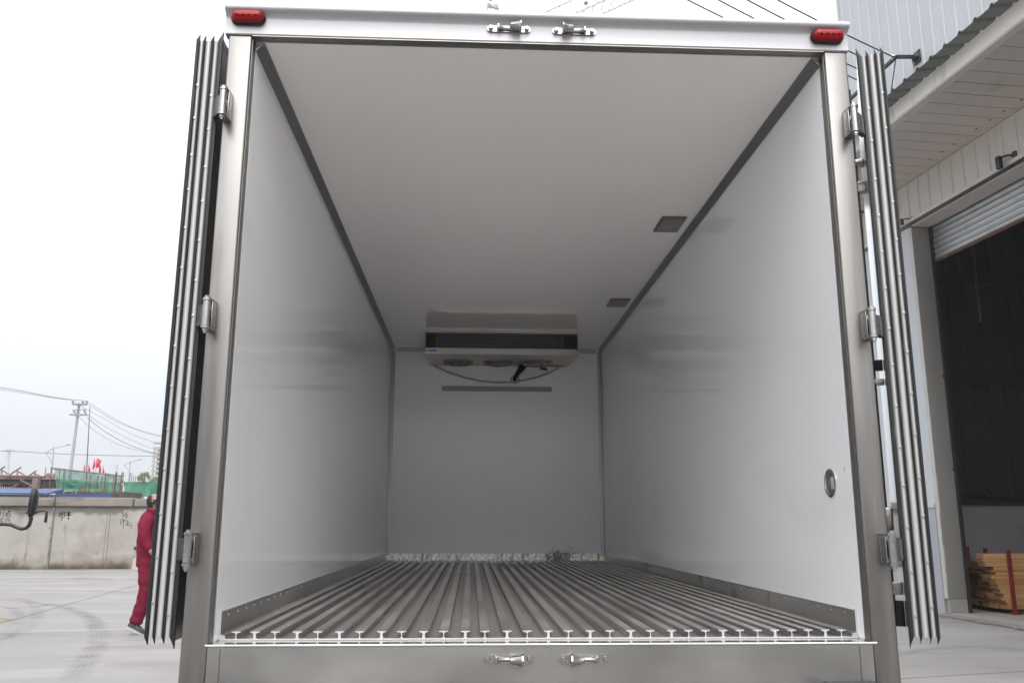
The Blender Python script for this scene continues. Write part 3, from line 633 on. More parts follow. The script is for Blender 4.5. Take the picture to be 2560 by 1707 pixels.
# outer wall strip, reveal, shutter
ribbed(.09, SE - .03, 1.62, 6.17, .5, .004, m_clad, 'side_wall', ware, .012)
MB().box(-.035, .02, .10, SE, 1.565, 1.619).build('plinth_cap', m_clad, ware)
MB().box(-.02, .10, .10, SE + .04, 0, 1.563).build('plinth', mat('grey_plinth', (.33, .34, .36), .7, var=(2, .08), stain=[((.28, .26, .24), 3, .62, .85)]), ware)
jf = MB(); zz = [.215, .6, 1.0, 1.5, 2.2, 3, 4, 5, 6.1]
for a, b_ in zip(zz, zz[1:]):
    j1 = random.uniform(-.012, .012) if a < 2 else 0; j2 = random.uniform(-.012, .012) if b_ < 2 else 0
    jf.add([(-.012, .004 + j1, a), (-.012, .092, a), (-.012, .092, b_), (-.012, .004 + j2, b_), (.01, .004 + j1, a), (.01, .004 + j2, b_)], [(0, 1, 2, 3), (4, 0, 3, 5)])
jf.build('jamb_flashing', mat('pale_flashing', (.42, .41, .385), .5, var=(3, .1)), ware)
MB().box(.0, .30, .003, .07, .215, 6.104, b=.003).build('reveal', m_rev, ware)
for zz2, w2 in ((3.62, .03), (2.15, .02), (2.9, .012)):
    MB().add([(.295 - w2 * math.cos(R(k * 40)) * random.uniform(.6, 1), .0015, zz2 + w2 * 1.6 * math.sin(R(k * 40)) * random.uniform(.6, 1)) for k in range(9)], [tuple(range(9))]).build('rust_spot', m_rust, ware)
MB().box(.012, .31, .008, .075, 0, .212).build('reveal_base', m_conc, ware)
MB().box(.301, .345, -.035, .05, .005, 6.104).build('guide_rail', m_dkmetal, ware)
sh = MB(); z = 5.54; prof = []
while z < 6.2: prof += [(.36, z), (.345, z + .012), (.335, z + .045), (.345, z + .078), (.36, z + .090)]; z += .096
n_ = len(prof); vs_ = [(a, -8, b_) for a, b_ in prof] + [(a, -.036, b_) for a, b_ in prof]
sh.add(vs_, [(k, k + 1, n_ + k + 1, n_ + k) for k in range(n_ - 1)], True)
sh = sh.build('roller_shutter', m_shut, ware)
MB().box(.33, .37, -8, -.036, 5.495, 5.538).build('bottom_bar', m_rust, sh)
# far side of the door and the rest of the front wall
MB().box(0, .345, -9, -8.01, 0, 6.10).build('front_wall', m_cladw, ware)
MB().box(0, .1, -16.7, -9.01, 0, 6.17).build('front_wall', m_cladw, ware)
# interior
ribbed_i = MB(); 
IS = 1.40
MB().box(.35, 11.5, IS, IS + .1, 0, 1.64).build('interior_low_wall', m_iwhite, ware)
bm_ = MB().box(.35, 11.5, IS - .06, IS + .1, 1.645, 1.75).box(.35, 11.5, IS - .05, IS + .1, 3.74, 3.90).box(.35, 11.5, IS - .05, IS + .1, 5.6, 5.75).build('wall_beam', m_dkmetal, ware)
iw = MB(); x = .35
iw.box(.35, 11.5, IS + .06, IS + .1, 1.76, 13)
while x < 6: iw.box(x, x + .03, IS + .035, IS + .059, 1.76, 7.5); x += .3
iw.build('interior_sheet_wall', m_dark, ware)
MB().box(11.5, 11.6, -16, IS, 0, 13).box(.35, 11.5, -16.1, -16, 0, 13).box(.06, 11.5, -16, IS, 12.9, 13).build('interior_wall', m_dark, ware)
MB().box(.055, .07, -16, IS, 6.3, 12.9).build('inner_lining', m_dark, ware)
fl_ = MB().box(.02, 11.5, -16, IS, .0, .012).build('shed_floor', m_ifloor, ware)
th = MB(); pts = []
for k in range(60):
    yk = .55 - k * .18; a = -.40 + random.uniform(-.03, .03); pts.append((a, yk)) 
for k in range(59):
    (a, y0_), (b_, y1_) = pts[k], pts[k + 1]; w_ = .10 + random.uniform(-.03, .03)
    if k > 3: a += .0; 
    th.add([(a, y0_, .004), (b_, y1_, .004), (b_ + w_, y1_, .010), (a + w_, y0_, .010)], [(0, 1, 2, 3)])
th = th.build('drain_channel', mat('wet_gutter_dirt', (.13, .115, .10), .7, var=(6, .6), stain=[((.45, .43, .40), 6, .62, .7)]), ware)
# pipes lying on the beam ledge
random.seed(5)
jk = []
for k in range(11):
    a = loc_(PPL(2380 + k * 17, 1240, C0 + bd * (IS - .1), bd)); 
    n0 = 1.45 + k * .11; h = random.uniform(.05, .22); wd = random.uniform(.12, .3) * random.choice((-1, 1))
    mb = MB().tube([(n0, IS - .12, 1.77), (n0 + wd, IS - .10, 1.77 + h)], .018, 8)
    o = mb.build('steel_offcut', m_dkmetal, None, loc=C0, rz=RA); tag(o, 'dark steel offcut piled on the beam ledge inside the shed', 'steel offcut', 'steel offcuts on the shed ledge')
# hanging chain
chp = [loc_(PPL(2240 + x / 2.61 + 0, y_, C0 + bd * .8, bd)) for x, y_ in ()]
cb = MB()
a = loc_(PPL(2432, 640, C0 + bd * .6, bd)); b_ = loc_(PPL(2449, 800, C0 + bd * .6, bd)); c_ = loc_(PPL(2441, 640, C0 + bd * .6, bd)); c2 = loc_(PPL(2453, 800, C0 + bd * .6, bd))
a.z += 4; c_.z += 4
cb.tube([a, b_, b_ + Vector((.01, 0, -.03)), c2, c_], .006, 6)
o = cb.build('hanging_chain', mat('dull_chain', (.25, .25, .24), .5, .8), None, loc=C0, rz=RA); tag(o, 'thin looped chain hanging in the dark shed doorway', 'chain')
# wall lamps on the lintel
for k, (px, py, s_, lb) in enumerate(((2505, 398, 1, 'larger black wall lamp on the lintel over the roller shutter'), (2258, 551, .6, 'small black wall lamp on the lintel just beside the open truck door'))):
    p = WN(px, py, -.12); t_ = thing('wall_lamp', lb, 'wall lamp', C0 + bn * p.x + bd * p.y + Vector((0, 0, p.z)), RA, 'black wall lamps under the canopy')
    MB().box(-.035 * s_, .03 * s_, .02 * s_, .10 * s_, -.12 * s_, .06 * s_, b=.01 * s_).build('lamp_head', m_black, t_)
    MB().tube([(0, .04 * s_, .03 * s_), (.02, -.04 * s_, .03 * s_), (.118, -.12 * s_, .02 * s_)], .016 * s_, 8).lathe([(.055 * s_, 0), (.05 * s_, -.03 * s_), (.0001, -.04 * s_)], (.119, -.12 * s_, .02 * s_), (1, 0, 0), 14).build('bracket', m_black, t_)
# cable bracket on the upper wall and its four cables
cbk = thing('cable_bracket', 'dark angle iron bracket bolted to the upper warehouse wall, carrying four cables', 'bracket', C0, RA)
wp = WN(2290, 143, -.02); tp = WN(2240, 143, -.46)
MB().bar(wp, tp, .05, .05).build('arm', m_dkmetal, cbk)
MB().box(-.03, -.0, wp.y - .10, wp.y + .06, wp.z - .13, wp.z + .09, b=.01).blob((-.04, wp.y, wp.z - .03), .05, .07, .07, jit=.2).build('wall_plate', m_dkmetal, cbk)
e2 = WN(2150, 200, -.46); e2 = Vector((tp.x, e2.y, tp.z))
MB().bar(tp, (tp.x, tp.y + 1.7, tp.z), .05, .05).bar((tp.x, tp.y + 1.65, tp.z), (-.01, tp.y + 1.65, tp.z), .05, .05).build('crossbar', m_dkmetal, cbk)
A4 = [(2233, 141), (2205, 159), (2180, 172), (2160, 186)]; E4 = [1510, 1431, 1350, 1247]
names4 = ['black cable crossing above the right marker lamp, lowest of four on the bracket', 'second black cable from the right of the four running to the bracket', 'third black cable from the right of the four running to the bracket', 'leftmost of the four black cables running to the warehouse bracket']
for k in range(4):
    A_ = PPL(*A4[k], C0 + bn * -.46, bn); la = loc_(A_)
    MB().lathe([(.0001, -.05), (.02, -.05), (.03, -.02), (.018, 0), (.03, .02), (.02, .05), (.0001, .05)], (la.x, la.y, tp.z + .03), (0, 0, 1), 12).build('insulator', m_white, cbk)
    A_.z = tp.z + .04; E_ = PD(E4[k], -250, 10.5 + k * .4)
    pts = [A_.lerp(E_, t_ / 10) - Vector((0, 0, .10 * math.sin(math.pi * t_ / 10))) for t_ in range(11)]
    far = E_ + (E_ - A_) * .8; pts.append(far)
    o = MB().tube(pts, .0105, 8).build('black_cable', m_black); tag(o, names4[k], 'cable', 'black cables running to the warehouse bracket')
p_ = Vector((tp.x, tp.y, tp.z)); P4 = C0 + bn * p_.x + bd * p_.y + Vector((0, 0, p_.z))
MB().tube([p_, (p_.x + .03, p_.y + .25, p_.z - .45), (p_.x + .15, p_.y + .7, p_.z - 1.1)], .009, 6).build('drop_wire', m_black, cbk)
# timber stack with steel stakes
random.seed(11)
m_wood = [mat('pine_%d' % k, c_, .6, var=(3, .18, (.6, 4, 8)), stain=[((.22, .11, .05), 5, .66, .85, (.5, 3, 3))]) for k, c_ in enumerate(((.44, .23, .09), (.37, .18, .07), (.48, .28, .13)))]
m_wend = [mat('pine_end_%d' % k, c_, .8, var=(30, .3)) for k, c_ in enumerate(((.20, .10, .045), (.13, .065, .03), (.28, .15, .07)))]
zrow = .082
while zrow < .85:
    hh = random.choice((.030, .042, .055, .068)); f_ = (zrow - .08) / .79
    for col in range(5):
        y0_ = -.265 + col * .178; u = col / 4
        if zrow + hh > .885 - .13 * u + random.uniform(-.02, .02): continue
        endn = (.72 - .20 * f_ - .14 * f_ * f_) * (1 - u) + .78 * u
        x_s = endn + random.uniform(-.035, .045) + (random.uniform(.03, .09) if random.random() < .2 else 0)
        o = MB().box(x_s, x_s + 3.0, y0_, y0_ + .174, zrow, zrow + hh - .003).add([(x_s - .001, y0_ + .001, zrow + .001), (x_s - .001, y0_ + .173, zrow + .001), (x_s - .001, y0_ + .173, zrow + hh - .004), (x_s - .001, y0_ + .001, zrow + hh - .004)], [(0, 1, 2, 3)], False, 1).build('timber_board', [random.choice(m_wood), random.choice(m_wend)], None, loc=C0, rz=RA)
        tag(o, ('pine board with its long side showing, ' if col == 0 else 'pine board showing only its dark ragged end, ') + ('bottom' if f_ < .33 else 'middle' if f_ < .66 else 'top') + ' third of the timber stack', 'timber board', 'pine boards stacked in the shed doorway')
    zrow += hh
m_maroon = mat('maroon_steel', (.16, .015, .02), .5, var=(5, .2))
rk = thing('timber_rack', 'low steel rack with maroon stakes under the pine boards', 'rack', C0, RA)
fr = MB(); fr.box(.80, 3.9, -.25, -.20, .05, .081).box(.80, 3.9, .50, .55, .05, .081).box(.9, .95, -.30, .62, .015, .049); fr.build('rack_frame', m_dkmetal, rk)
for (x_, y_, z_) in ((.815, -.305, .94), (.815, .63, .97), (1.13, .63, .94)):
    MB().box(x_, x_ + .055, y_, y_ + .03, .014, z_).build('stake', m_maroon, rk)
MB().box(.79, .90, -.34, -.27, .013, .045).build('rack_foot', m_maroon, rk)
o = MB().box(.95, 1.35, -.12, -.02, .013, .035).build('steel_channel', m_trim, None, loc=C0, rz=RA); tag(o, 'pale steel strip lying on the shed floor under the timber rack', 'steel strip')

# ================================================================== YARD WALL at the left
wallP0 = PZ(0, 1423); wallP1 = PZ(335, 1421.6)
wd_ = (wallP1 - wallP0).normalized(); wn_ = Vector((wd_.y, -wd_.x, 0))   # towards camera
WANG = math.atan2(wd_.y, wd_.x)
def wall_mat():
    m = mat('stained_render', (.33, .31, .28), .85, var=(.9, .08), stain=[((.27, .25, .22), .7, .45, .7), ((.17, .155, .13), 3.2, .60, .76, (1.6, 1, .45)), ((.37, .355, .325), 1.3, .56, .72, (1, 1, 1.4)), ((.13, .115, .095), 8, .68, .78, (1, 1, .6))], bump=(12, .004))
    n = m.node_tree.nodes; l = m.node_tree.links; b = n['Principled BSDF']; cur = b.inputs['Base Color'].links[0].from_socket
    tc = n.new('ShaderNodeTexCoord'); sp = n.new('ShaderNodeSeparateXYZ'); l.new(tc.outputs['Object'], sp.inputs[0])
    ns = n.new('ShaderNodeTexNoise'); ns.inputs['Scale'].default_value = 1.6; ns.inputs['Detail'].default_value = 8; l.new(tc.outputs['Object'], ns.inputs['Vector'])
    def mk(fm, fM, tm, tM, col, src, amt):
        nonlocal cur
        ad = n.new('ShaderNodeMath'); ad.operation = 'MULTIPLY_ADD'; l.new(ns.outputs['Fac'], ad.inputs[0]); ad.inputs[1].default_value = amt; l.new(src, ad.inputs[2])
        f = n.new('ShaderNodeMapRange'); f.inputs['From Min'].default_value = fm; f.inputs['From Max'].default_value = fM; f.inputs['To Min'].default_value = tm; f.inputs['To Max'].default_value = tM; l.new(ad.outputs[0], f.inputs['Value'])
        mm = n.new('ShaderNodeMix'); mm.data_type = 'RGBA'; l.new(f.outputs[0], mm.inputs['Factor']); l.new(cur, mm.inputs['A']); mm.inputs['B'].default_value = (*col, 1); cur = mm.outputs['Result']
    mk(.46, .78, .9, 0, (.12, .085, .05), sp.outputs['Z'], .85)   # mossy splash band
    mk(.24, .42, .9, 0, (.035, .032, .022), sp.outputs['Z'], .5)
    mk(2.02, 2.16, 0, .92, (.10, .09, .075), sp.outputs['Z'], .95)
    mk(.52, .66, 0, .45, (.19, .175, .15), ns.outputs['Fac'], 0.0)        # drip stains below the coping
    l.new(cur, b.inputs['Base Color']); return m
yw = thing('yard_wall', 'stained concrete yard wall with a coping and black painted scrawls', 'wall', wallP0, WANG)
def WL(px, py, off=0.):    # pixel -> wall-local (x along, z)
    P = PPL(px, py, wallP0 + wn_ * off, wn_); d = P - wallP0; return Vector((d.dot(wd_), -off, P.z))
m_wall = wall_mat()
x0w = -9; x1w = 34
MB().box(x0w, x1w, 0, .24, 0, 1.775).build('wall_face', m_wall, yw)
xj = WL(134, 1300).x; xk = WL(80, 1300).x; xr = WL(275, 1300).x
pl_ = MB()
pl_.box(xk, xj, -.035, -.001, 0, 1.774)
pl_.build('pilaster', m_wall, yw)
m_cop = mat('weathered_coping', (.20, .18, .15), .9, var=(2, .2), stain=[((.09, .08, .065), 1.8, .5, .75, (1, 1, 2))], bump=(14, .006))
for (a, b_, zt, dp_) in ((x0w, xj, 2.02, .12), (xj + .02, WL(330, 1300).x, 2.03, .09), (WL(333, 1300).x, x1w, 2.0, .07)):
    MB().box(a, b_, -dp_, .3, 1.776, zt, b=.02).build('coping', m_cop, yw)
m_crack = mat('dark_joint_dirt', (.14, .12, .10), .9, var=(8, .4))
ck = MB()
for bx_, w_ in ((xj + .012, .010), (xr, .012), (WL(267, 1300).x, .009), (xk - .004, .008), (WL(74, 1300).x, .006)):
    z = .0
    while z < 1.75:
        a = random.uniform(-.012, .012); b_ = random.uniform(-.012, .012); h = .12; ck.add([(bx_ + a - w_, -.002, z), (bx_ + a + w_ * random.random(), -.002, z), (bx_ + b_ + w_ * random.random(), -.002, z + h), (bx_ + b_ - w_, -.002, z + h)], [(0, 1, 2, 3)]); z += h
ck.build('joint', m_crack, yw)
MB().add([(xj - .05, -.0365, .0), (xj, -.0365, .0), (xj, -.0365, 1.77), (xj - .035, -.0365, 1.77)], [(0, 1, 2, 3)]).build('joint_stain', mat('joint_stain', (.17, .155, .13), .9, var=(5, .4), stain=[((.30, .28, .25), 4, .5, .65)]), yw)
def scrawl(strokes, wpx, nm='graffiti', m_=None, off=.004):
    mb = MB()
    for st in strokes:
        P = [WL(0 + x / 4.9, 1140 + y / 4.9, off if x / 4.9 > 134 or x / 4.9 < 80 else off + .036) for x, y in st]
        for a, b_ in zip(P, P[1:]):
            t = (b_ - a); t.y = 0; L_ = t.length; t.normalize(); nn = Vector((-t.z, 0, t.x)) * wpx; e = t * wpx * .7
            mb.quad(a - nn - e, a + nn - e, b_ + nn + e, b_ - nn + e)
    return mb.build(nm, m_ or m_black, yw)
def arc(cx, cy, rx, ry, a0, a1, n=12): return [(cx + rx * math.cos(R(a0 + (a1 - a0) * k / n)), cy + ry * math.sin(R(a0 + (a1 - a0) * k / n))) for k in range(n + 1)]
scrawl([[(18, 640), (2, 655), (-12, 690)], arc(-4, 695, 15, 22, -90, 270), [(22, 645), (62, 640), (48, 690), (34, 745)],
        arc(122, 655, 24, 22, -60, -330, 14), [(108, 672), (90, 700), (78, 728)], arc(98, 715, 27, 26, -60, 300, 14)], .0105)
scrawl([[(40, 765), (12, 768), (8, 790), (32, 800)], [(32, 800), (20, 825)], arc(95, 792, 22, 28, -200, 20, 10)], .0105)
m_gr = mat('faded_black_paint', (.015, .014, .013), .8)
scrawl([[(722, 690), (735, 700), (728, 725)], [(735, 695), (755, 690), (762, 715), (755, 785)], [(738, 715), (770, 712)], [(722, 740), (745, 735)], [(770, 690), (795, 688), (790, 705), (775, 712), (795, 715), (790, 740), (775, 745)],
        [(815, 690), (865, 685)], [(830, 700), (835, 715)], [(855, 695), (850, 712)], [(810, 725), (870, 720)], [(842, 690), (842, 770), (830, 765)]], .012, m_=m_gr)
m_gr2 = mat('washed_paint', (.07, .066, .062), .8)
scrawl([[(1485, 690), (1510, 685), (1500, 705), (1515, 710), (1505, 735), (1490, 740)], [(1560, 680), (1538, 700), (1530, 725)], arc(1545, 728, 16, 18, -150, 210)], .010, m_=m_gr2)
scrawl([[(1475, 770), (1480, 790)], [(1470, 810), (1485, 800), (1478, 840)], [(1495, 780), (1535, 775)], [(1500, 800), (1530, 795)], [(1512, 765), (1512, 880)], [(1540, 790), (1560, 785), (1550, 850)], arc(1575, 830, 13, 22, -150, 210), [(1605, 815), (1618, 818)], [(1600, 845), (1612, 842), (1615, 865), (1605, 880)]], .009, m_=m_gr2)
scrawl([[(912, 700), (915, 750)], [(950, 700), (975, 705), (958, 735), (980, 745)], [(1170, 690), (1150, 705), (1165, 715), (1160, 725)], [(1240, 680), (1243, 715)]], .0045, m_=mat('faint_paint', (.34, .32, .30), .85))
scrawl([[(418, 1080), (518, 1078)], [(418, 1080), (418, 1118)], [(430, 1120), (505, 1118)], [(455, 1080), (455, 1118)], [(485, 1080), (485, 1118)]], .005, m_=mat('faint_red_stamp', (.40, .27, .23), .85))

# pale box and the black beam by the man
P = PZ(328, 1423)
o = MB().prism([(P.x, 0), (P.x + .55, 0), (P.x + .50, .31), (P.x + .03, .31)], 'y', P.y, P.y + .25).build('cardboard_box', mat('pale_board', (.45, .37, .29), .8, var=(3, .05))); tag(o, 'small cream panel box on the ground by the yard wall behind the man', 'box')

# ================================================================== BEHIND THE WALL: building site
m_bar = mat('rusty_rebar', (.12, .05, .03), .8, var=(6, .35))
m_bar2 = mat('pale_brown_rebar', (.42, .26, .14), .8, var=(6, .2))
m_pipe = mat('scaffold_pipe', (.20, .13, .11), .7, var=(4, .3))
k5 = 5.057
def q5(x, y): return (x / k5, 980 + y / k5)
def q49(x, y): return (x / 4.9, 1140 + y / 4.9)
# green nets
def net_mat(name, a):
    m = mat(name, (.035, .19, .11), .8, var=(2, .2, (1, 1, 2))); n = m.node_tree.nodes; l = m.node_tree.links; b = n['Principled BSDF']
    tc = n.new('ShaderNodeTexCoord'); ns = n.new('ShaderNodeTexNoise'); ns.inputs['Scale'].default_value = .8; ns.inputs['Detail'].default_value = 3; l.new(tc.outputs['Object'], ns.inputs['Vector'])
    mr = n.new('ShaderNodeMapRange'); mr.inputs['From Min'].default_value = .3; mr.inputs['From Max'].default_value = .7; mr.inputs['To Min'].default_value = a - .12; mr.inputs['To Max'].default_value = a + .12; l.new(ns.outputs['Fac'], mr.inputs['Value']); l.new(mr.outputs[0], b.inputs['Alpha']); return m
m_net = net_mat('green_net', .62); m_net2 = net_mat('dense_green_net', .86)
def sheet(px_top, px_bot, Y, nx, nz, amp, m_, name, parent=None):
    mb = MB(); vs_ = []
    for j in range(nz + 1):
        for i in range(nx + 1):
            t = i / nx; a = PY(px_top[0][0] + (px_top[1][0] - px_top[0][0]) * t, px_top[0][1] + (px_top[1][1] - px_top[0][1]) * t, Y); b_ = PY(px_bot[0][0] + (px_bot[1][0] - px_bot[0][0]) * t, px_bot[0][1] + (px_bot[1][1] - px_bot[0][1]) * t, Y)
            p = a.lerp(b_, j / nz); p.y += amp * math.sin(i * 1.1 + j * .7) * .6 + random.uniform(-amp, amp) * .4; vs_.append(p)
    w1_ = nx + 1; mb.add(vs_, [(j * w1_ + i, j * w1_ + i + 1, (j + 1) * w1_ + i + 1, (j + 1) * w1_ + i) for j in range(nz) for i in range(nx)], True)
    return mb.build(name, m_, parent)
n1 = thing('safety_net', 'green see-through debris net strung between rusty bars above the yard wall', 'safety net', (0, 0, 0))
sheet((q5(690, 970), q5(1550, 1062)), (q5(698, 1080), q5(1545, 1150)), 30, 22, 3, .12, m_net, 'upper_net', n1)
sheet((q5(694, 1082), q5(1545, 1150)), (q5(702, 1238), q5(1530, 1285)), 30.02, 22, 4, .12, m_net2, 'lower_net', n1)
MB().tube([PY(*q5(645, 958), 30), PY(*q5(1550, 1060), 30)], .03, 6).build('top_rail', m_pipe, n1)
o = sheet((q5(1560, 1132), q5(2300, 1135)), (q5(1555, 1315), q5(2300, 1325)), 33, 16, 4, .12, m_net2, 'safety_net'); tag(o, 'green debris net behind upright rebars, partly behind the open truck door', 'safety net')
# rebars (tops in source pixels) as uprights
RB = [(563, 138, 0), (1103, 228, 0), (1122, 228, 0), (1165, 255, 0), (1190, 240, 0), (1206, 238, 0), (1253, 245, 0), (1297, 205, 0), (1330, 205, 0), (1395, 250, 0), (1423, 195, 0), (1433, 192, 0), (1498, 195, 0), (1516, 198, 0), (1480, 300, 0), (1597, 200, 1), (1616, 208, 1), (1636, 240, 1), (1663, 240, 1), (1735, 235, 1), (1768, 235, 1), (735, 165, 0), (788, 150, 0), (806, 155, 0), (632, 140, 0), (985, 350, 0), (1003, 355, 0), (1040, 370, 0), (1270, 395, 0), (1840, 380, 1), (1860, 385, 1)]
for x, y, far in RB:
    Y = (33 if far else 29) + random.uniform(-.3, .3); T_ = PY(*q49(x, y), Y); r_ = .013 if x not in (1297, 1423, 1498, 632) else .022
    o = MB().tube([(T_.x + random.uniform(-.03, .03), Y, 1.2), (T_.x, Y, T_.z)], r_, 6).build('rebar', m_bar); tag(o, 'rusty upright rebar standing before the farther, lower green net' if far else 'rusty upright rebar standing before the nearer, taller green net', 'rebar', 'rusty rebars above the yard wall')
for x in (600, 765, 785, 868, 880, 905, 935, 1060, 1105, 1170, 1240, 1370, 1490, 470, 500, 540):
    T_ = PY(*q49(x, 425 + random.uniform(-6, 20)), 28); o = MB().tube([(T_.x, 28, 1.0), (T_.x, 28, T_.z)], .016, 6).build('rebar', m_bar2 if x in (600, 765, 935, 785) else m_bar); tag(o, 'short rebar stub showing just over the wall coping', 'rebar', 'short rebar stubs over the coping')
# scaffold deck at the far left
scf = thing('scaffold', 'rusty pipe scaffold carrying a dark formwork deck at the far left', 'scaffold', (0, 0, 0))
def ppx(mb, a, b_, Y, r_=.03): mb.tube([PY(*q49(*a), Y), PY(*q49(*b_), Y)], r_, 6)
a = PY(*q49(-300, 262), 31); b_ = PY(*q49(672, 262), 31); c = PY(*q49(0, 345), 31)
MB().box(a.x, b_.x, 31, 35, c.z, a.z - .05).build('deck', mat('dark_formwork', (.045, .035, .035), .8, var=(1, .4, (.4, 1, 4))), scf)
MB().box(a.x, b_.x, 30.9, 31.0, a.z - .06, a.z + .06).build('deck_edge', m_pipe, scf)
pp = MB()
for s_ in (((-40, 190), (58, 128)), ((15, 165), (100, 215)), ((50, 272), (258, 135)), ((200, 172), (330, 250)), ((345, 248), (445, 178)), ((405, 200), (500, 248)), ((245, 290), (405, 372)), ((120, 410), (215, 340)), ((330, 405), (400, 350)), ((-60, 395), (10, 345))): ppx(pp, *s_, 30.8, .032)
for x, y0_, y1_ in ((20, 165, 260), (213, 180, 270), (427, 205, 262), (145, 240, 270), (290, 240, 265)): ppx(pp, (x, y0_), (x, y1_), 30.7, .028)
ppx(pp, (-60, 412), (430, 412), 30.5, .06); ppx(pp, (-60, 232), (560, 250), 30.6, .03)
pp.build('brace', m_pipe, scf)
ps = MB()
for x in range(-40, 400, 27): ppx(ps, (x, 345), (x - 2, 405), 31.2, .026)
ps.build('upright', mat('dark_prop', (.07, .06, .09), .7), scf)
MB().box(PY(*q49(398, 265), 30.4).x, PY(*q49(470, 265), 30.4).x, 30.4, 30.6, 2.0, PY(*q49(430, 262), 30.4).z).build('brown_sheet', mat('brown_board', (.17, .13, .12), .8, var=(3, .3)), scf)
# parapet strip, lavender sheet, blue hoarding
o = MB().box(PY(*q49(-400, 215), 40).x, PY(*q49(400, 235), 40).x, 40, 40.2, 2, PY(*q49(200, 232), 40).z).build('site_fence', mat('pale_site_fence', (.50, .48, .46), .7, var=(.4, .15, (3, 1, 1)))); tag(o, 'pale panel fence behind the scaffold at the far left', 'fence')
o = MB().box(-24, PY(*q49(340, 350), 34).x, 35.2, 35.3, 1.5, PY(*q49(200, 340), 35.2).z).build('lavender_sheeting', mat('lavender_sheet', (.38, .38, .50), .7, var=(1, .15, (4, 1, .3)))); tag(o, 'pale lavender sheeting behind the props under the deck', 'sheeting')
bh = thing('blue_roofed_shed', 'low grey shed with a bright blue roof just over the yard wall', 'shed', (0, 0, 0))
x_a = PY(0, 1300, 27).x - 6; x_b = PY(*q49(1300, 480), 27).x
MB().box(x_a, PY(*q49(560, 480), 27).x, 27.2, 29, 0, PY(*q49(200, 465), 27.2).z).build('shed_wall', mat('grey_shed_wall', (.20, .23, .27), .6, var=(1, .1)), bh)
zt = PY(*q49(200, 430), 27).z; zb = PY(*q49(200, 463), 27).z
MB().prism([(26.95, zb), (26.95, zb + .04), (28, zt + .12), (28, zt)], 'x', x_a, PY(*q49(600, 460), 27).x).box(PY(*q49(610, 480), 27).x, x_b, 27.4, 27.5, 1.2, PY(*q49(900, 462), 27.4).z).build('blue_roof', mat('blue_sheet', (.022, .06, .17), .5, var=(1.5, .15, (.3, 1, 1))), bh)
zz_ = PY(*q49(1000, 430), 31).z
o = MB().box(PY(*q49(680, 430), 31).x, PY(*q49(1500, 430), 31).x, 31, 33, zz_ - .45, zz_).build('concrete_deck', mat('dark_deck_edge', (.07, .055, .05), .8, var=(3, .4))); tag(o, 'dark deck edge below the green net behind short rebars', 'deck')
# poles
def concrete_pole():
    t = thing('utility_pole', 'tall concrete utility pole with three crossarms behind the green net', 'utility pole', (0, 0, 0)); Y = 60
    B = PY(*q5(893, 985), Y); T_ = PY(*q5(1003, 138), Y); lean = (T_.x - B.x) / (T_.z - B.z)
    base = Vector((B.x - lean * B.z, Y, 0)); top = T_
    m_p = mat('pole_concrete', (.30, .31, .32), .7, var=(2, .06))
    MB().tube([base, base.lerp(top, .5), top], [.135, .115, .085], 16).build('pole_shaft', m_p, t)
    m_i = mat('crossarm_steel', (.22, .24, .25), .6)
    for (xa, xb, y, drop) in ((920, 1098, 155, 1), (915, 1088, 228, 0), (880, 1103, 285, 1)):
        A_ = PY(*q5(xa, y), Y - .2); B_ = PY(*q5(xb, y + (2 if drop else -8)), Y - .2); ar = MB().bar(A_, B_, .10 if drop else .06, .12 if drop else .06)
        if drop: mid = PY(*q5((xa + xb) / 2 - 5, y + 14), Y - .2); ar.bar(A_, mid, .05).bar(B_, mid, .05)
        ar = ar.build('crossarm', m_i, t)
        ins = [920, 1046, 1096] if y == 155 else ([925, 1060] if y == 228 else [])
        for x in ins:
            a_ = PY(*q5(x, y), Y - .2); e_ = PY(*q5(x + (0 if y == 155 else 28), y - (45 if y == 155 else -40)), Y - .2); MB().tube([a_, a_.lerp(e_, .5), e_], [.05, .09, .05], 8).build('insulator', m_i, ar)
    return t
concrete_pole()
def simple_pole(lb, xb, yb, xt, yt, Y, r_, m_, name='utility_pole', cat='utility pole', arms=()):
    t = thing(name, lb, cat, (0, 0, 0)); B = PY(*q5(xb, yb), Y); T_ = PY(*q5(xt, yt), Y); lean = (T_.x - B.x) / (T_.z - B.z)
    base = Vector((B.x - lean * B.z, Y, 0)); MB().tube([base, T_], r_, 12).build('pole_shaft', m_, t)
    for a_, b2_ in arms: MB().bar(PY(*q5(*a_), Y - .1), PY(*q5(*b2_), Y - .1), .18).build('crossarm', m_, t)
    return t
simple_pole('dark slender steel mast leaning beside the concrete utility pole', 1094, 1010, 1137, 186, 52, [.055, .022], mat('dark_mast', (.09, .07, .075), .6), 'steel_mast', 'mast')
simple_pole('pale distant utility pole at the far left edge behind the scaffold', 90, 1020, 113, 725, 110, [.22, .19], mat('far_pole', (.46, .48, .50), .8), arms=(((50, 742), (175, 744)), ((85, 815), (130, 815)), ((78, 920), (118, 920)), ((72, 730), (150, 726))))
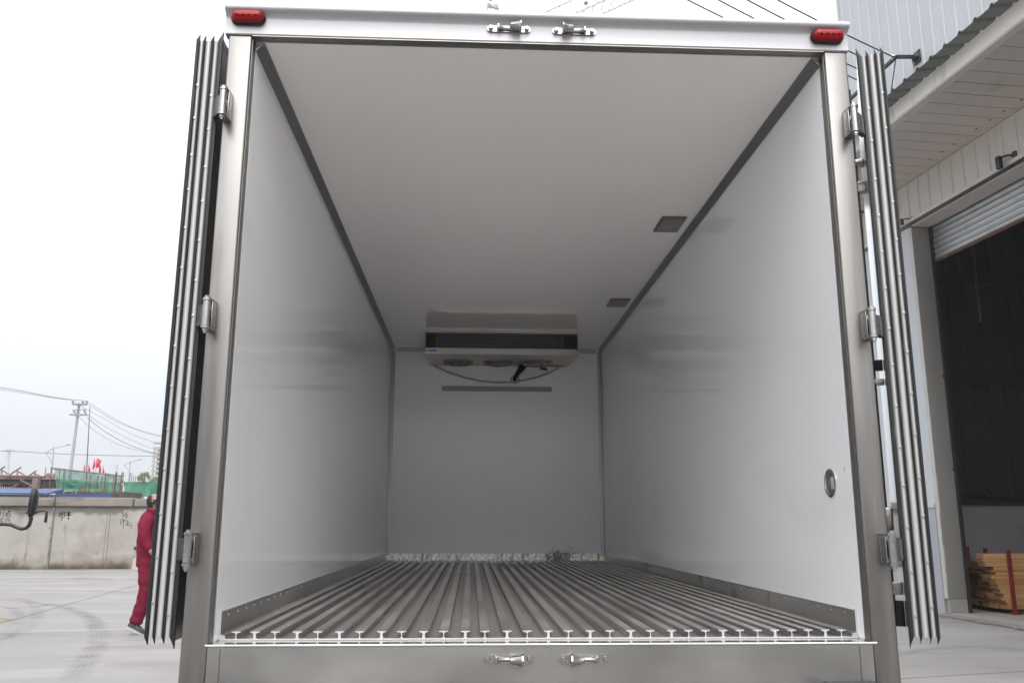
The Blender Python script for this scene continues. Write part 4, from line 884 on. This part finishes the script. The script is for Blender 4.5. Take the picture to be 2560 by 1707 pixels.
def street_lamp(lb, x, y0_, y1_, ra, la, Y, r_):
    t = thing('street_lamp', lb, 'street lamp', (0, 0, 0), group='double armed street lamps beyond the wall'); m_ = mat('lamp_steel', (.30, .31, .32), .6)
    B = PY(*q5(x - 20, y0_), Y); T_ = PY(*q5(x, y1_), Y); lean = (T_.x - B.x) / (T_.z - B.z)
    MB().tube([Vector((B.x - lean * B.z, Y, 0)), T_], [r_ * 1.6, r_], 8).build('pole_shaft', m_, t)
    for pts in (ra, la):
        ar = MB().tube([PY(*q5(*p), Y) for p in pts], r_ * .7, 6).build('arm', m_, t)
        a_, b2_ = PY(*q5(*pts[-1]), Y), PY(*q5(pts[-1][0] - (55 if pts is ra else -10), pts[-1][1] + (10 if pts is ra else 10)), Y)
        MB().tube([b2_, a_], [r_ * 1.5, r_ * 1.1], 8).build('lamp_head', m_, ar)
street_lamp('nearer street lamp with a long slanting arm left of the concrete pole', 680, 960, 690, [(650, 722), (720, 700), (800, 680), (890, 660)], [(650, 900), (625, 830), (580, 770), (650, 722), (580, 768)], 75, .055)
street_lamp('farther pale street lamp rising between the flags and the tower block', 1647, 1120, 872, [(1600, 912), (1660, 885), (1720, 865), (1797, 845)], [(1640, 1020), (1620, 980), (1575, 922), (1600, 912), (1575, 921)], 120, .075)
# wires
def wire(pxs, Y, r_, lb, g='overhead wires at the left'):
    pts = [PY(*q5(*p), Y) for p in pxs]; P = []
    n_ = len(pts)
    for i in range(n_ - 1):
        p0, p1, p2, p3 = pts[max(i - 1, 0)], pts[i], pts[i + 1], pts[min(i + 2, n_ - 1)]
        for k in range(5):
            t = k / 5; P.append(.5 * ((2 * p1) + (-p0 + p2) * t + (2 * p0 - 5 * p1 + 4 * p2 - p3) * t * t + (-p0 + 3 * p1 - 3 * p2 + p3) * t ** 3))
    P.append(pts[-1]); o = MB().tube(P, r_, 5).build('overhead_wire', m_wire); tag(o, lb, 'wire', g)
m_wire = mat('wire_grey', (.16, .16, .17), .6)
for pts, lb in (([(-200, -60), (200, -2), (560, 55), (928, 108)], 'lowest of three thin wires reaching the concrete pole from the left sky edge'),
                ([(-200, -80), (250, -12), (640, 62), (1044, 108)], 'middle of three thin wires reaching the concrete pole from the left sky edge'),
                ([(-200, -95), (250, -22), (700, 66), (1096, 110)], 'highest of three thin wires reaching the concrete pole from the left sky edge'),
                ([(1100, 112), (1400, 310), (1700, 455), (2040, 548), (2500, 610)], 'topmost wire sagging from the pole top toward the truck'),
                ([(1044, 108), (1130, 165), (1420, 345), (1740, 480), (2045, 565), (2500, 640)], 'second wire sagging from the pole top toward the truck'),
                ([(928, 110), (1040, 185), (1300, 325), (1650, 520), (2025, 655), (2500, 750)], 'third wire sagging from the pole toward the truck'),
                ([(1088, 270), (1300, 415), (1650, 600), (1945, 715), (2400, 830)], 'fourth wire sagging from the lower crossarm toward the tower block'),
                ([(1103, 318), (1300, 478), (1600, 650), (1940, 770), (2400, 880)], 'darkest and lowest heavy wire sagging from the lower crossarm'),
                ([(985, 300), (1200, 490), (1500, 660), (1860, 762), (2300, 830)], 'faint lowest wire sagging from the middle of the pole')):
    wire(pts, 59.6, .016 if 'darkest' not in lb else .026, lb)
wire([(-100, 742), (115, 744), (600, 770), (1200, 795), (1945, 808), (2500, 815)], 109.5, .05, 'nearly level wire running from the distant pole behind the flags')
# flags
FL = [([(1070, 905), (1058, 1000), (1078, 1005)], 1078), ([(1118, 910), (1115, 1000), (1143, 1000), (1138, 960)], 1116), ([(1195, 835), (1185, 890), (1166, 975), (1192, 960), (1206, 920)], 1166), ([(1224, 830), (1208, 950), (1245, 958), (1282, 865)], 1240), ([(1258, 905), (1245, 1020), (1272, 1028), (1280, 985), (1275, 935)], 1246), ([(1303, 935), (1296, 1028), (1322, 1032), (1315, 985)], 1296)]
FLB = ['leftmost small red flag low against the dark mast', 'narrow red flag just right of the dark mast', 'red flag hanging furled, left of the largest flag', 'largest red flag spread open, highest of the cluster', 'red flag hanging directly under the largest flag', 'rightmost small red flag above the net rail']
m_flag = mat('red_flag_cloth', (.55, .03, .06), .8, var=(2, .2))
for k, (poly, px) in enumerate(FL):
    Y = 45 + k * .4; t = thing('red_flag', FLB[k], 'flag', (0, 0, 0), group='red flags above the green net')
    c = [PY(*q5(*p), Y) for p in poly]; n_ = len(c); ctr = sum(c, Vector()) / n_; ctr.y -= .12
    MB().add(c + [ctr] + [p + Vector((0, .02, 0)) for p in c], [(i, (i + 1) % n_, n_) for i in range(n_)] + [tuple(n_ + 1 + i for i in range(n_))]).build('cloth', m_flag, t)
    top = max(c, key=lambda v: v.z); MB().tube([(top.x, Y + .05, 0), (top.x, Y + .05, top.z)], .018, 6).build('flag_pole', m_trim, t)
# tower block
tb = thing('tower_block', 'tall pale tower block with ribbon balconies beyond the wall', 'tower block', (0, 0, 0)); Y = 180
A_ = PY(*q5(1925, 1108), Y); B_ = PY(*q5(1955, 722), Y); x1_ = A_.x + 26
fh = (B_.z + 2) / 19
MB().box(A_.x + .6, x1_, Y, Y + 14, 0, B_.z).build('core', mat('tower_core', (.16, .18, .22), .6, var=(.3, .4, (2, 1, 2))), tb)
m_tb = mat('tower_slab', (.34, .32, .29), .7, var=(.4, .2)); m_ty = mat('tower_yellow', (.30, .25, .15), .7)
for k in range(19):
    z = k * fh; MB().box(A_.x, x1_ + .5, Y - 1.3, Y - .01, z, z + fh * .42).build('balcony', m_tb, tb)
mm_ = MB(); x = A_.x + .3
while x < x1_: mm_.box(x, x + .35, Y - 1.35, Y - 1.31, 0, B_.z); x += 2.2
mm_.build('mullion', m_ty, tb)
o = MB().box(PY(*q5(1455, 950), 400).x, PY(*q5(1478, 950), 400).x, 400, 401.5, 0, PY(*q5(1460, 918), 400).z).box(PY(*q5(1460, 918), 400).x, PY(*q5(1472, 918), 400).x, 400.2, 401, 0, PY(*q5(1460, 905), 400).z).build('distant_tower', mat('hazy_tower', (.40, .42, .44), .9)); tag(o, 'very faint distant tower between the flags and the farther street lamp', 'tower block')
# trees
m_leaf = [mat('leaf_%d' % k, c_, .7, spec=.3) for k, c_ in enumerate(((.09, .16, .05), (.13, .21, .07), (.20, .27, .11)))]
m_bark = mat('bark', (.10, .08, .06), .9)
def tree(lb, cx, cy_, Y, rad, hh, n_):
    c = PY(*q5(cx, cy_), Y); t = thing('tree', lb, 'tree', (c.x, Y, 0))
    tk = MB().tube([(0, 0, 0), (.1, 0, c.z * .6), (0, .1, c.z)], [.14, .08, .03], 8)
    for k in range(6): a = random.uniform(0, 6.28); tk.tube([(.08, 0, c.z * .6), (rad * .7 * math.cos(a), rad * .5 * math.sin(a), c.z + hh * random.uniform(-.3, .6))], [.03, .01], 5)
    tk.build('trunk', m_bark, t)
    cl = [(Vector((random.gauss(0, .5) * rad, random.gauss(0, .5) * rad, random.uniform(-.8, .9) * hh)), random.uniform(.16, .34) * rad) for _ in range(26)]
    cr = MB()
    for k in range(n_):
        p, r_ = random.choice(cl); q_ = p + Vector((random.gauss(0, 1), random.gauss(0, 1), random.gauss(0, 1))).normalized() * r_ * random.random() ** .4
        q_.z += c.z; u = Vector((random.gauss(0, 1), random.gauss(0, 1), random.gauss(0, 1))).normalized(); v = u.orthogonal().normalized(); s_ = random.uniform(.05, .11)
        cr.add([q_ - u * s_, q_ + v * s_ * .5, q_ + u * s_, q_ - v * s_ * .5], [(0, 1, 2, 3)], False, random.choice((0, 0, 1, 1, 2)))
    cr.build('crown', m_leaf, t)
tree('light green tree rising behind the far green net near the tower block', 1825, 1085, 120, .85, .85, 3200)
tree('sparse young tree behind the left end of the green net', 628, 1062, 100, .55, .32, 700)
tree('low bush top seen through the far net beside the truck door', 1965, 1118, 110, .5, .35, 900)

# cranes above the truck roof
m_cr = mat('crane_steel', (.42, .30, .32), .6)
def lattice(P0, P1, wd, n_, r_, m_, name, parent):
    P0 = Vector(P0); P1 = Vector(P1); t = (P1 - P0).normalized(); a = Vector((0, 0, 1)); a = (a - t * a.dot(t)).normalized() if abs(t.z) < .95 else Vector((1, 0, 0)); b_ = t.cross(a)
    cs = [a * wd * .58, -a * wd * .42 + b_ * wd * .5, -a * wd * .42 - b_ * wd * .5]; mb = MB()
    for c_ in cs: mb.tube([P0 + c_, P1 + c_], r_, 5)
    for k in range(n_):
        p = P0.lerp(P1, k / n_); q_ = P0.lerp(P1, (k + .5) / n_); q2 = P0.lerp(P1, (k + 1) / n_)
        for i in range(3): mb.tube([p + cs[i], q_ + cs[(i + 1) % 3]], r_ * .5, 4).tube([q_ + cs[(i + 1) % 3], q2 + cs[i]], r_ * .5, 4)
    return mb.build(name, m_, parent)
cr1 = thing('tower_crane', 'red lattice crane boom slanting up behind the truck roof beside the hook plates', 'crane', (0, 0, 0))
D = 90
b0 = PD(1380, 55, D); b1 = PD(1530, -13, D); dirr = (b1 - b0)
lattice(b0 - dirr * .9, b1 + dirr * 2.2, 2.3, 24, .075, m_cr, 'boom', cr1)
base = b0 - dirr * .9; lattice((base.x, base.y, 0), (base.x, base.y, base.z + 1), 1.8, 16, .10, m_cr, 'mast', cr1)
MB().box(base.x - 1.2, base.x + 1.2, base.y - 1.2, base.y + 1.2, base.z - 1.5, base.z - .2).build('cabin', m_cr, cr1)
MB().tube([PD(1466, 6, D), PD(1466, 11, D)], .22, 8).build('hook_block', m_dkmetal, cr1)
cr2 = thing('distant_crane', 'tiny orange crane top with a blue cabin peeking over the truck roof', 'crane', (0, 0, 0)); D = 120
def pd2(x, y): return PD(1150 + x / 5.227, y / 5.227, D)
p0 = pd2(420, 105); m_or = mat('orange_steel', (.40, .26, .19), .6)
lattice((p0.x, p0.y, 0), p0, 1.6, 20, .10, m_or, 'mast', cr2)
MB().bar(pd2(350, 102), pd2(500, 104), .2).bar(pd2(365, 92), pd2(430, 88), .3).bar(pd2(430, 88), pd2(492, 72), .35).bar(pd2(440, 96), pd2(485, 98), .5).build('slewing_platform', m_or, cr2)
MB().bar(pd2(375, 80), pd2(398, 62), .5).build('cabin', mat('blue_cab', (.08, .22, .32), .5), cr2)
MB().tube([pd2(490, 72), pd2(810, -2), pd2(1100, -70)], .05, 4).tube([pd2(403, 12), pd2(403, -60)], .3, 5).build('tie_rope', m_or, cr2)
rodx = [1045, 1071, 1103, 1159, 1012]
RL = ['second', 'third', 'fourth', 'rightmost', 'leftmost']
for k, x in enumerate(rodx):
    a = PD(x, 60, 70); b_ = PD(x - .5, 8 if k != 4 else 10, 70) if k in (2, 4) else PD(x - .5, -12, 70)
    o = MB().tube([(a.x, a.y, 0), b_], .028, 5).build('thin_rod', mat('pale_rod', (.45, .45, .47), .6) if k == 0 else bpy.data.materials['pale_rod']); tag(o, RL[k] + ' of five hair thin pale rods rising over the truck roof', 'rod', 'thin rods above the truck roof')

# ================================================================== PARKED TRUCK reaching in with its mirror
pt = thing('parked_truck', 'parked truck outside the left edge, only its black mirror and curved arm in view', 'truck', (0, 0, 0))
Ym = 9.0
cab(pt, Ym - 1.7, mat('cab_blue_grey', (.10, .14, .22), .3, coat=.5), 1, -9.0)
MB().box(-9.95, -8.05, 1.0, Ym - 1.75, .95, 1.3).build('cargo_bed', m_dkmetal, pt)
for sx in (-1, 1):
    wheel(-9 + sx * .8, Ym - .9, sx, .4, pt); wheel(-9 + sx * .8, 2.5, sx, .4, pt)
PM = lambda x, y, Y=Ym: PY(*q49(x, y), Y)
ar = MB().tube([Vector((-8.04, Ym, PM(0, 830).z)), PM(-60, 832), PM(0, 830), PM(60, 832), PM(140, 838), PM(200, 868), PM(262, 890), PM(320, 880), PM(360, 840), PM(378, 780), PM(380, 735)], .024, 12).build('mirror_arm', m_black, pt)
mh = MB(); n_ = 14
secs = [(385, 428, 10), (398, 430, 26), (425, 428, 40), (480, 422, 48), (560, 410, 52), (640, 396, 50), (700, 383, 42), (735, 374, 28), (745, 370, 12)]
vs_ = []
for y, xc, hw in secs:
    for k in range(n_):
        a = 2 * math.pi * k / n_; P = PM(xc + hw * math.cos(a), y); P.y = Ym + .075 * (hw / 54) * math.sin(a); vs_.append(P)
ns_ = len(secs)
mh.add(vs_, [(i * n_ + k, i * n_ + (k + 1) % n_, (i + 1) * n_ + (k + 1) % n_, (i + 1) * n_ + k) for i in range(ns_ - 1) for k in range(n_)], True)
mh.add(vs_[:n_], [tuple(range(n_))], True); mh.add(vs_[-n_:], [tuple(range(n_))], True)
mh.build('mirror_housing', mat('matt_black_shell', (.006, .007, .008), .4), pt)
MB().tube([PM(398, 392, Ym - .045), PM(372, 480, Ym - .05), PM(358, 600, Ym - .05), PM(342, 742, Ym - .045)], .008, 6).build('chrome_edge', m_chrome, ar)
MB().tube([PM(420, 695), PM(480, 672), PM(545, 658), PM(572, 678), PM(566, 740), PM(556, 812)], [.018, .014, .014, .016, .018, .020], 8).tube([PM(318, 694), PM(350, 690)], .014, 6).build('stay_bracket', m_black, ar)

# ================================================================== MAN in crimson overalls, walking right
def skin(name, chains, m_, parent=None, sub=2, fold=0.):
    """chains: list of [(pos, radius), ...]; equal positions are merged; first vertex is the root"""
    bm = bmesh.new(); lay = bm.verts.layers.skin.verify(); idx = {}
    def V_(p, r_):
        k = tuple(round(c_, 4) for c_ in p)
        if k in idx: return idx[k]
        v = bm.verts.new(p); rr = r_ if isinstance(r_, tuple) else (r_, r_); v[lay].radius = rr; v[lay].use_root = not idx; idx[k] = v; return v
    for ch_ in chains:
        pv = None
        for p, r_ in ch_:
            v = V_(p, r_)
            if pv is not None and pv is not v and not bm.edges.get((pv, v)): bm.edges.new((pv, v))
            pv = v
    me = bpy.data.meshes.new(name + '_cage'); bm.to_mesh(me); bm.free()
    o = bpy.data.objects.new(name + '_cage', me); COL.objects.link(o)
    sk_ = o.modifiers.new('skin', 'SKIN'); sk_.use_smooth_shade = True; sk_.branch_smoothing = .6
    sb_ = o.modifiers.new('sub', 'SUBSURF'); sb_.levels = sub; sb_.render_levels = sub
    dg = bpy.context.evaluated_depsgraph_get(); dg.update(); me2 = bpy.data.meshes.new_from_object(o.evaluated_get(dg))
    bpy.data.objects.remove(o); me2.name = name
    if fold:
        me2.update(); nz = mnoise.noise
        for v in me2.vertices:
            c = v.co; q_ = Vector((c.x * 5 + c.z * 3, c.y * 5, c.z * 11)); q2 = Vector((c.x * 16, c.y * 16 + 9, c.z * 26 + c.x * 14))
            v.co = c + v.normal * (fold * (nz(q_) * 1.0 + nz(q2) * .55))
    for p in me2.polygons: p.use_smooth = True
    me2.materials.clear(); me2.materials.append(m_)
    ob = bpy.data.objects.new(name, me2); COL.objects.link(ob)
    if parent: ob.parent = parent
    return ob
m_skin = mat('skin', (.30, .165, .115), .5, var=(12, .06)); m_cloth = mat('crimson_cloth', (.145, .005, .026), .8, spec=.2, var=(9, .16), bump=(9, .022, (1, 1, .6))); m_cloth2 = mat('crimson_trousers', (.125, .005, .021), .8, spec=.2, var=(9, .16), bump=(8, .028, (1, 1, .5)))
m_hair = mat('black_hair', (.012, .011, .011), .6, bump=(60, .004)); m_shoe = mat('dark_shoe', (.03, .035, .035), .6); m_sole = mat('shoe_sole', (.42, .42, .40), .7)
MY = 8.40
def G(x, y, dy=0.): p = PY(x, y, MY); return Vector((p.x, MY + dy, p.z))
man = thing('person', 'man in crimson work overalls walking right, half hidden by the open truck door', 'person', (0, 0, 0))
pel = G(371, 1404); bel = G(371, 1378); che = G(373, 1325); sho = G(376, 1296); nk = G(382, 1277); nk2 = G(384, 1266)
jaw = G(388, 1259); hd1 = G(388.5, 1249); hd2 = G(387, 1240); hd3 = G(387.5, 1234)
def hand(wr, dr):
    dr = dr.normalized(); side = Vector((0, 1, 0)); side = (side - dr * side.dot(dr)).normalized(); fw2 = dr.cross(side); P = wr + dr * .075; ch_ = [[(wr, .026), (wr + dr * .04, (.034, .020)), (P, (.036, .017))]]
    for k, (o_, ln) in enumerate(((-.027, .062), (-.009, .074), (.009, .068), (.026, .052))):
        r0 = P + side * o_ + dr * .012; b1_ = r0 + dr * ln * .5 + fw2 * .010; ch_.append([(P, .03), (r0, .010), (b1_, .009), (b1_ + dr * ln * .35 + fw2 * .025, .0075)])
    th_ = wr + dr * .035 - side * .03; ch_.append([(wr + dr * .04, .03), (th_, .013), (th_ + dr * .035 - side * .012 + fw2 * .01, .010), (th_ + dr * .06 - side * .008 + fw2 * .02, .008)])
    return ch_
hipR = G(370, 1412, -.09); kneR = G(371, 1478, -.08); ankR = G(341, 1552, -.08)
hipL = G(373, 1412, .09); kneL = G(393, 1480, .09); ankL = G(401, 1566, .10)
shR = G(374, 1298, -.18); elR = G(377, 1348, -.23); wrR = G(398, 1380, -.24)
shL = G(378, 1298, .18); elL = G(388, 1350, .22); wrL = G(402, 1390, .20)
body = [[(pel, (.10, .08)), (bel, (.095, .08)), (che, (.11, .085)), (sho, (.075, .065)), (nk, .062), (nk2, .057), (jaw, .070), (hd1, .084), (hd2, .078), (hd3, .052)],
        [(sho, .1), (shR, .050), (elR, .040), (wrR, .030)], [(sho, .1), (shL, .050), (elL, .040), (wrL, .030)],
        [(pel, .1), (hipR, .07), (kneR, .050), (ankR, .04), (ankR + Vector((.02, 0, -.04)), .035)], [(pel, .1), (hipL, .07), (kneL, .050), (ankL, .04), (ankL + Vector((.02, 0, -.04)), .035)],
        [(hd1, .08), (hd1 + Vector((.082, 0, -.012)), .016), (hd1 + Vector((.102, 0, -.03)), .010)],
        [(hd1, .08), (hd1 + Vector((-.004, -.080, -.018)), .016), (hd1 + Vector((-.012, -.092, -.010)), .014)], [(hd1, .08), (hd1 + Vector((-.004, .080, -.018)), .016)]]
body += hand(wrR, wrR - elR) + hand(wrL, wrL - elL)
bo = skin('body', body, m_skin, man)
fc = MB()
for s_ in (-1, 1): fc.blob(hd1 + Vector((.074, s_ * .03, .004)), .008, .011, .007)
fc.build('eye', m_black, bo); MB().blob(hd1 + Vector((.078, 0, -.052)), .007, .022, .005).build('mouth', mat('lip', (.36, .14, .12), .5), bo)
# hair: back and sides, bald crown
hb = bmesh.new(); bmesh.ops.create_uvsphere(hb, u_segments=36, v_segments=26, radius=1)
hc_ = hd1 + Vector((-.004, 0, -.012))
dele = [f for f in hb.faces if (lambda c_: c_.z > .60 or (c_.z > .1 and c_.x > -.1) or (c_.x > .05 and c_.z < -.25) or c_.x > .45 or c_.z < -.9)(f.calc_center_median())]
bmesh.ops.delete(hb, geom=dele, context='FACES'); hb.verts.index_update()
for v in hb.verts: v.co = Vector((hc_.x + v.co.x * .100, hc_.y + v.co.y * .090, hc_.z + v.co.z * .112)) + Vector((random.uniform(-1, 1), random.uniform(-1, 1), random.uniform(-1, 1))) * .002
me = bpy.data.meshes.new('hair'); hb.to_mesh(me); hb.free(); me.materials.append(m_hair)
for p in me.polygons: p.use_smooth = True
ho = bpy.data.objects.new('hair', me); COL.objects.link(ho); ho.parent = man
hem = G(370, 1422); w1_ = G(370, 1375); 
jk_ = skin('jacket', [[(hem, (.150, .150)), (G(370, 1400), (.150, .150)), (w1_, (.142, .142)), (G(372, 1340), (.150, .150)), (G(373, 1315), (.150, .150)), (sho + Vector((-.02, 0, -.02)), (.125, .125)), (G(381, 1279), .085)],
      [(sho + Vector((-.02, 0, -.02)), .125), (shR + Vector((0, -.01, -.01)), .088), (elR, .072), (wrR + Vector((-.02, 0, .03)), .052)], [(sho + Vector((-.02, 0, -.02)), .125), (shL + Vector((0, 0, -.01)), .088), (elL, .070), (wrL + Vector((-.02, 0, .03)), .050)]], m_cloth, man, 4, .010)
cl_ = MB().lathe([(.060, -.035), (.082, -.030), (.078, .018), (.070, .022), (.062, .016), (.058, -.02)], G(382.5, 1276), (.16, 0, 1), 24).build('collar', m_cloth, man)
tr_ = skin('trousers', [[(G(370, 1385), (.120, .120)), (G(370, 1414), (.14, .14))], [(G(370, 1414), (.14, .14)), (hipR + Vector((0, 0, -.08)), .105), (G(369, 1445, -.08), .092), (kneR, .083), (G(361, 1510, -.08), .084), (G(349, 1545, -.08), .086), (G(344, 1560, -.08), .088)],
      [(G(370, 1414), (.14, .14)), (hipL + Vector((0, 0, -.08)), .105), (kneL, .085), (G(397, 1520, .09), .08), (G(400, 1557, .10), .078)]], m_cloth2, man, 4, .013)
def shoe(heel, toe, y, up_):
    h = G(*heel, y); t = G(*toe, y); d = (t - h); Ln = d.length; d.normalize(); u = Vector((-d.z, 0, d.x)); s_ = Vector((0, 1, 0))
    mb = MB(); secs = [(-.02, .025, .055), (.0, .040, .085), (.25, .040, .085), (.45, .042, .075), (.7, .048, .052), (.9, .040, .038), (1.02, .018, .018)]; vs_ = []; N_ = 12
    for t_, hw, hh in secs:
        for k in range(N_):
            a = 2 * math.pi * k / N_; vv = math.sin(a); vs_.append(h + d * Ln * t_ + s_ * hw * math.cos(a) + u * (hh * max(0, vv) + .012 * min(0, vv) + .022))
    mb.add(vs_, [(i * N_ + k, i * N_ + (k + 1) % N_, (i + 1) * N_ + (k + 1) % N_, (i + 1) * N_ + k) for i in range(len(secs) - 1) for k in range(N_)], True)
    mb.add(vs_[:N_], [tuple(range(N_))], True); mb.add(vs_[-N_:], [tuple(range(N_))], True); o_ = mb.build('shoe', m_shoe, man)
    sm = MB(); P_ = []
    for sgn in (1, -1):
        for t_, hw, hh in (secs if sgn > 0 else secs[::-1]): P_.append((t_, sgn * (hw + .004)))
    vs_ = [h + d * Ln * a + s_ * b_ + u * z_ for z_ in (.0, .024) for a, b_ in P_]; m__ = len(P_)
    sm.add(vs_, [(k, (k + 1) % m__, m__ + (k + 1) % m__, m__ + k) for k in range(m__)]); sm.add(vs_[:m__], [tuple(range(m__))]); sm.add(vs_[m__:], [tuple(range(m__))]); sm.build('sole', m_sole, o_)
    lc = MB()
    for t_ in (.42, .50, .58): c_ = h + d * Ln * t_ + u * (.022 + .074 - (t_ - .42) * .16); lc.tube([c_ - s_ * .036 - u * .02, c_ + u * .003, c_ + s_ * .036 - u * .02], .004, 5)
    lc.build('laces', m_sole, o_)
shoe((325, 1566), (365, 1586), -.08, 1); shoe((393, 1586), (437, 1586), .10, 0)
Q1 = PY(335.5, 1374, MY + .32); Q2 = PY(352, 1366, MY + .32)
o = MB().box(Q1.x, Q2.x, MY + .30, MY + .34, Q1.z, Q2.z, b=.004).build('black_bar', m_black, None); tag(o, 'short black bar sticking out behind the man at waist height', 'bar')

# unseen hall added behind the photographer to darken reflections in the steel posts
bf = thing('added_hall', 'long low dark hall added unseen behind the viewpoint to darken the steel reflections', 'factory', (0, -26, 0))
MB().box(-45, 45, -12, 0, 0, 3.2).build('added_hall_wall', mat('grey_brown_render', (.16, .14, .125), .8, var=(.4, .2)), bf)
MB().prism([(-12.3, 3.21), (.3, 3.21), (.3, 3.3), (-6, 3.9), (-12.3, 3.3)], 'x', -45.5, 45.5).build('added_hall_roof', m_roof, bf)
wm = MB()
for k in range(18): MB().box(-42 + k * 4.8, -39.4 + k * 4.8, .01, .06, 1.0, 2.6).build('added_hall_window', m_glass, bf)

# ------------------------------------------------------------------ thin haze
hz = MB().box(-500, 300, -60, 480, -1.0, 75).build('haze', None); tag(hz, kind='stuff')
hm = bpy.data.materials.new('haze'); hm.use_nodes = True; hn = hm.node_tree.nodes; hn.clear()
ho_ = hn.new('ShaderNodeOutputMaterial'); hv = hn.new('ShaderNodeVolumePrincipled'); hv.inputs['Color'].default_value = (.93, .96, 1, 1); hv.inputs['Density'].default_value = .0015; hv.inputs['Anisotropy'].default_value = .2
hm.node_tree.links.new(hv.outputs[0], ho_.inputs['Volume']); hz.data.materials.clear(); hz.data.materials.append(hm)
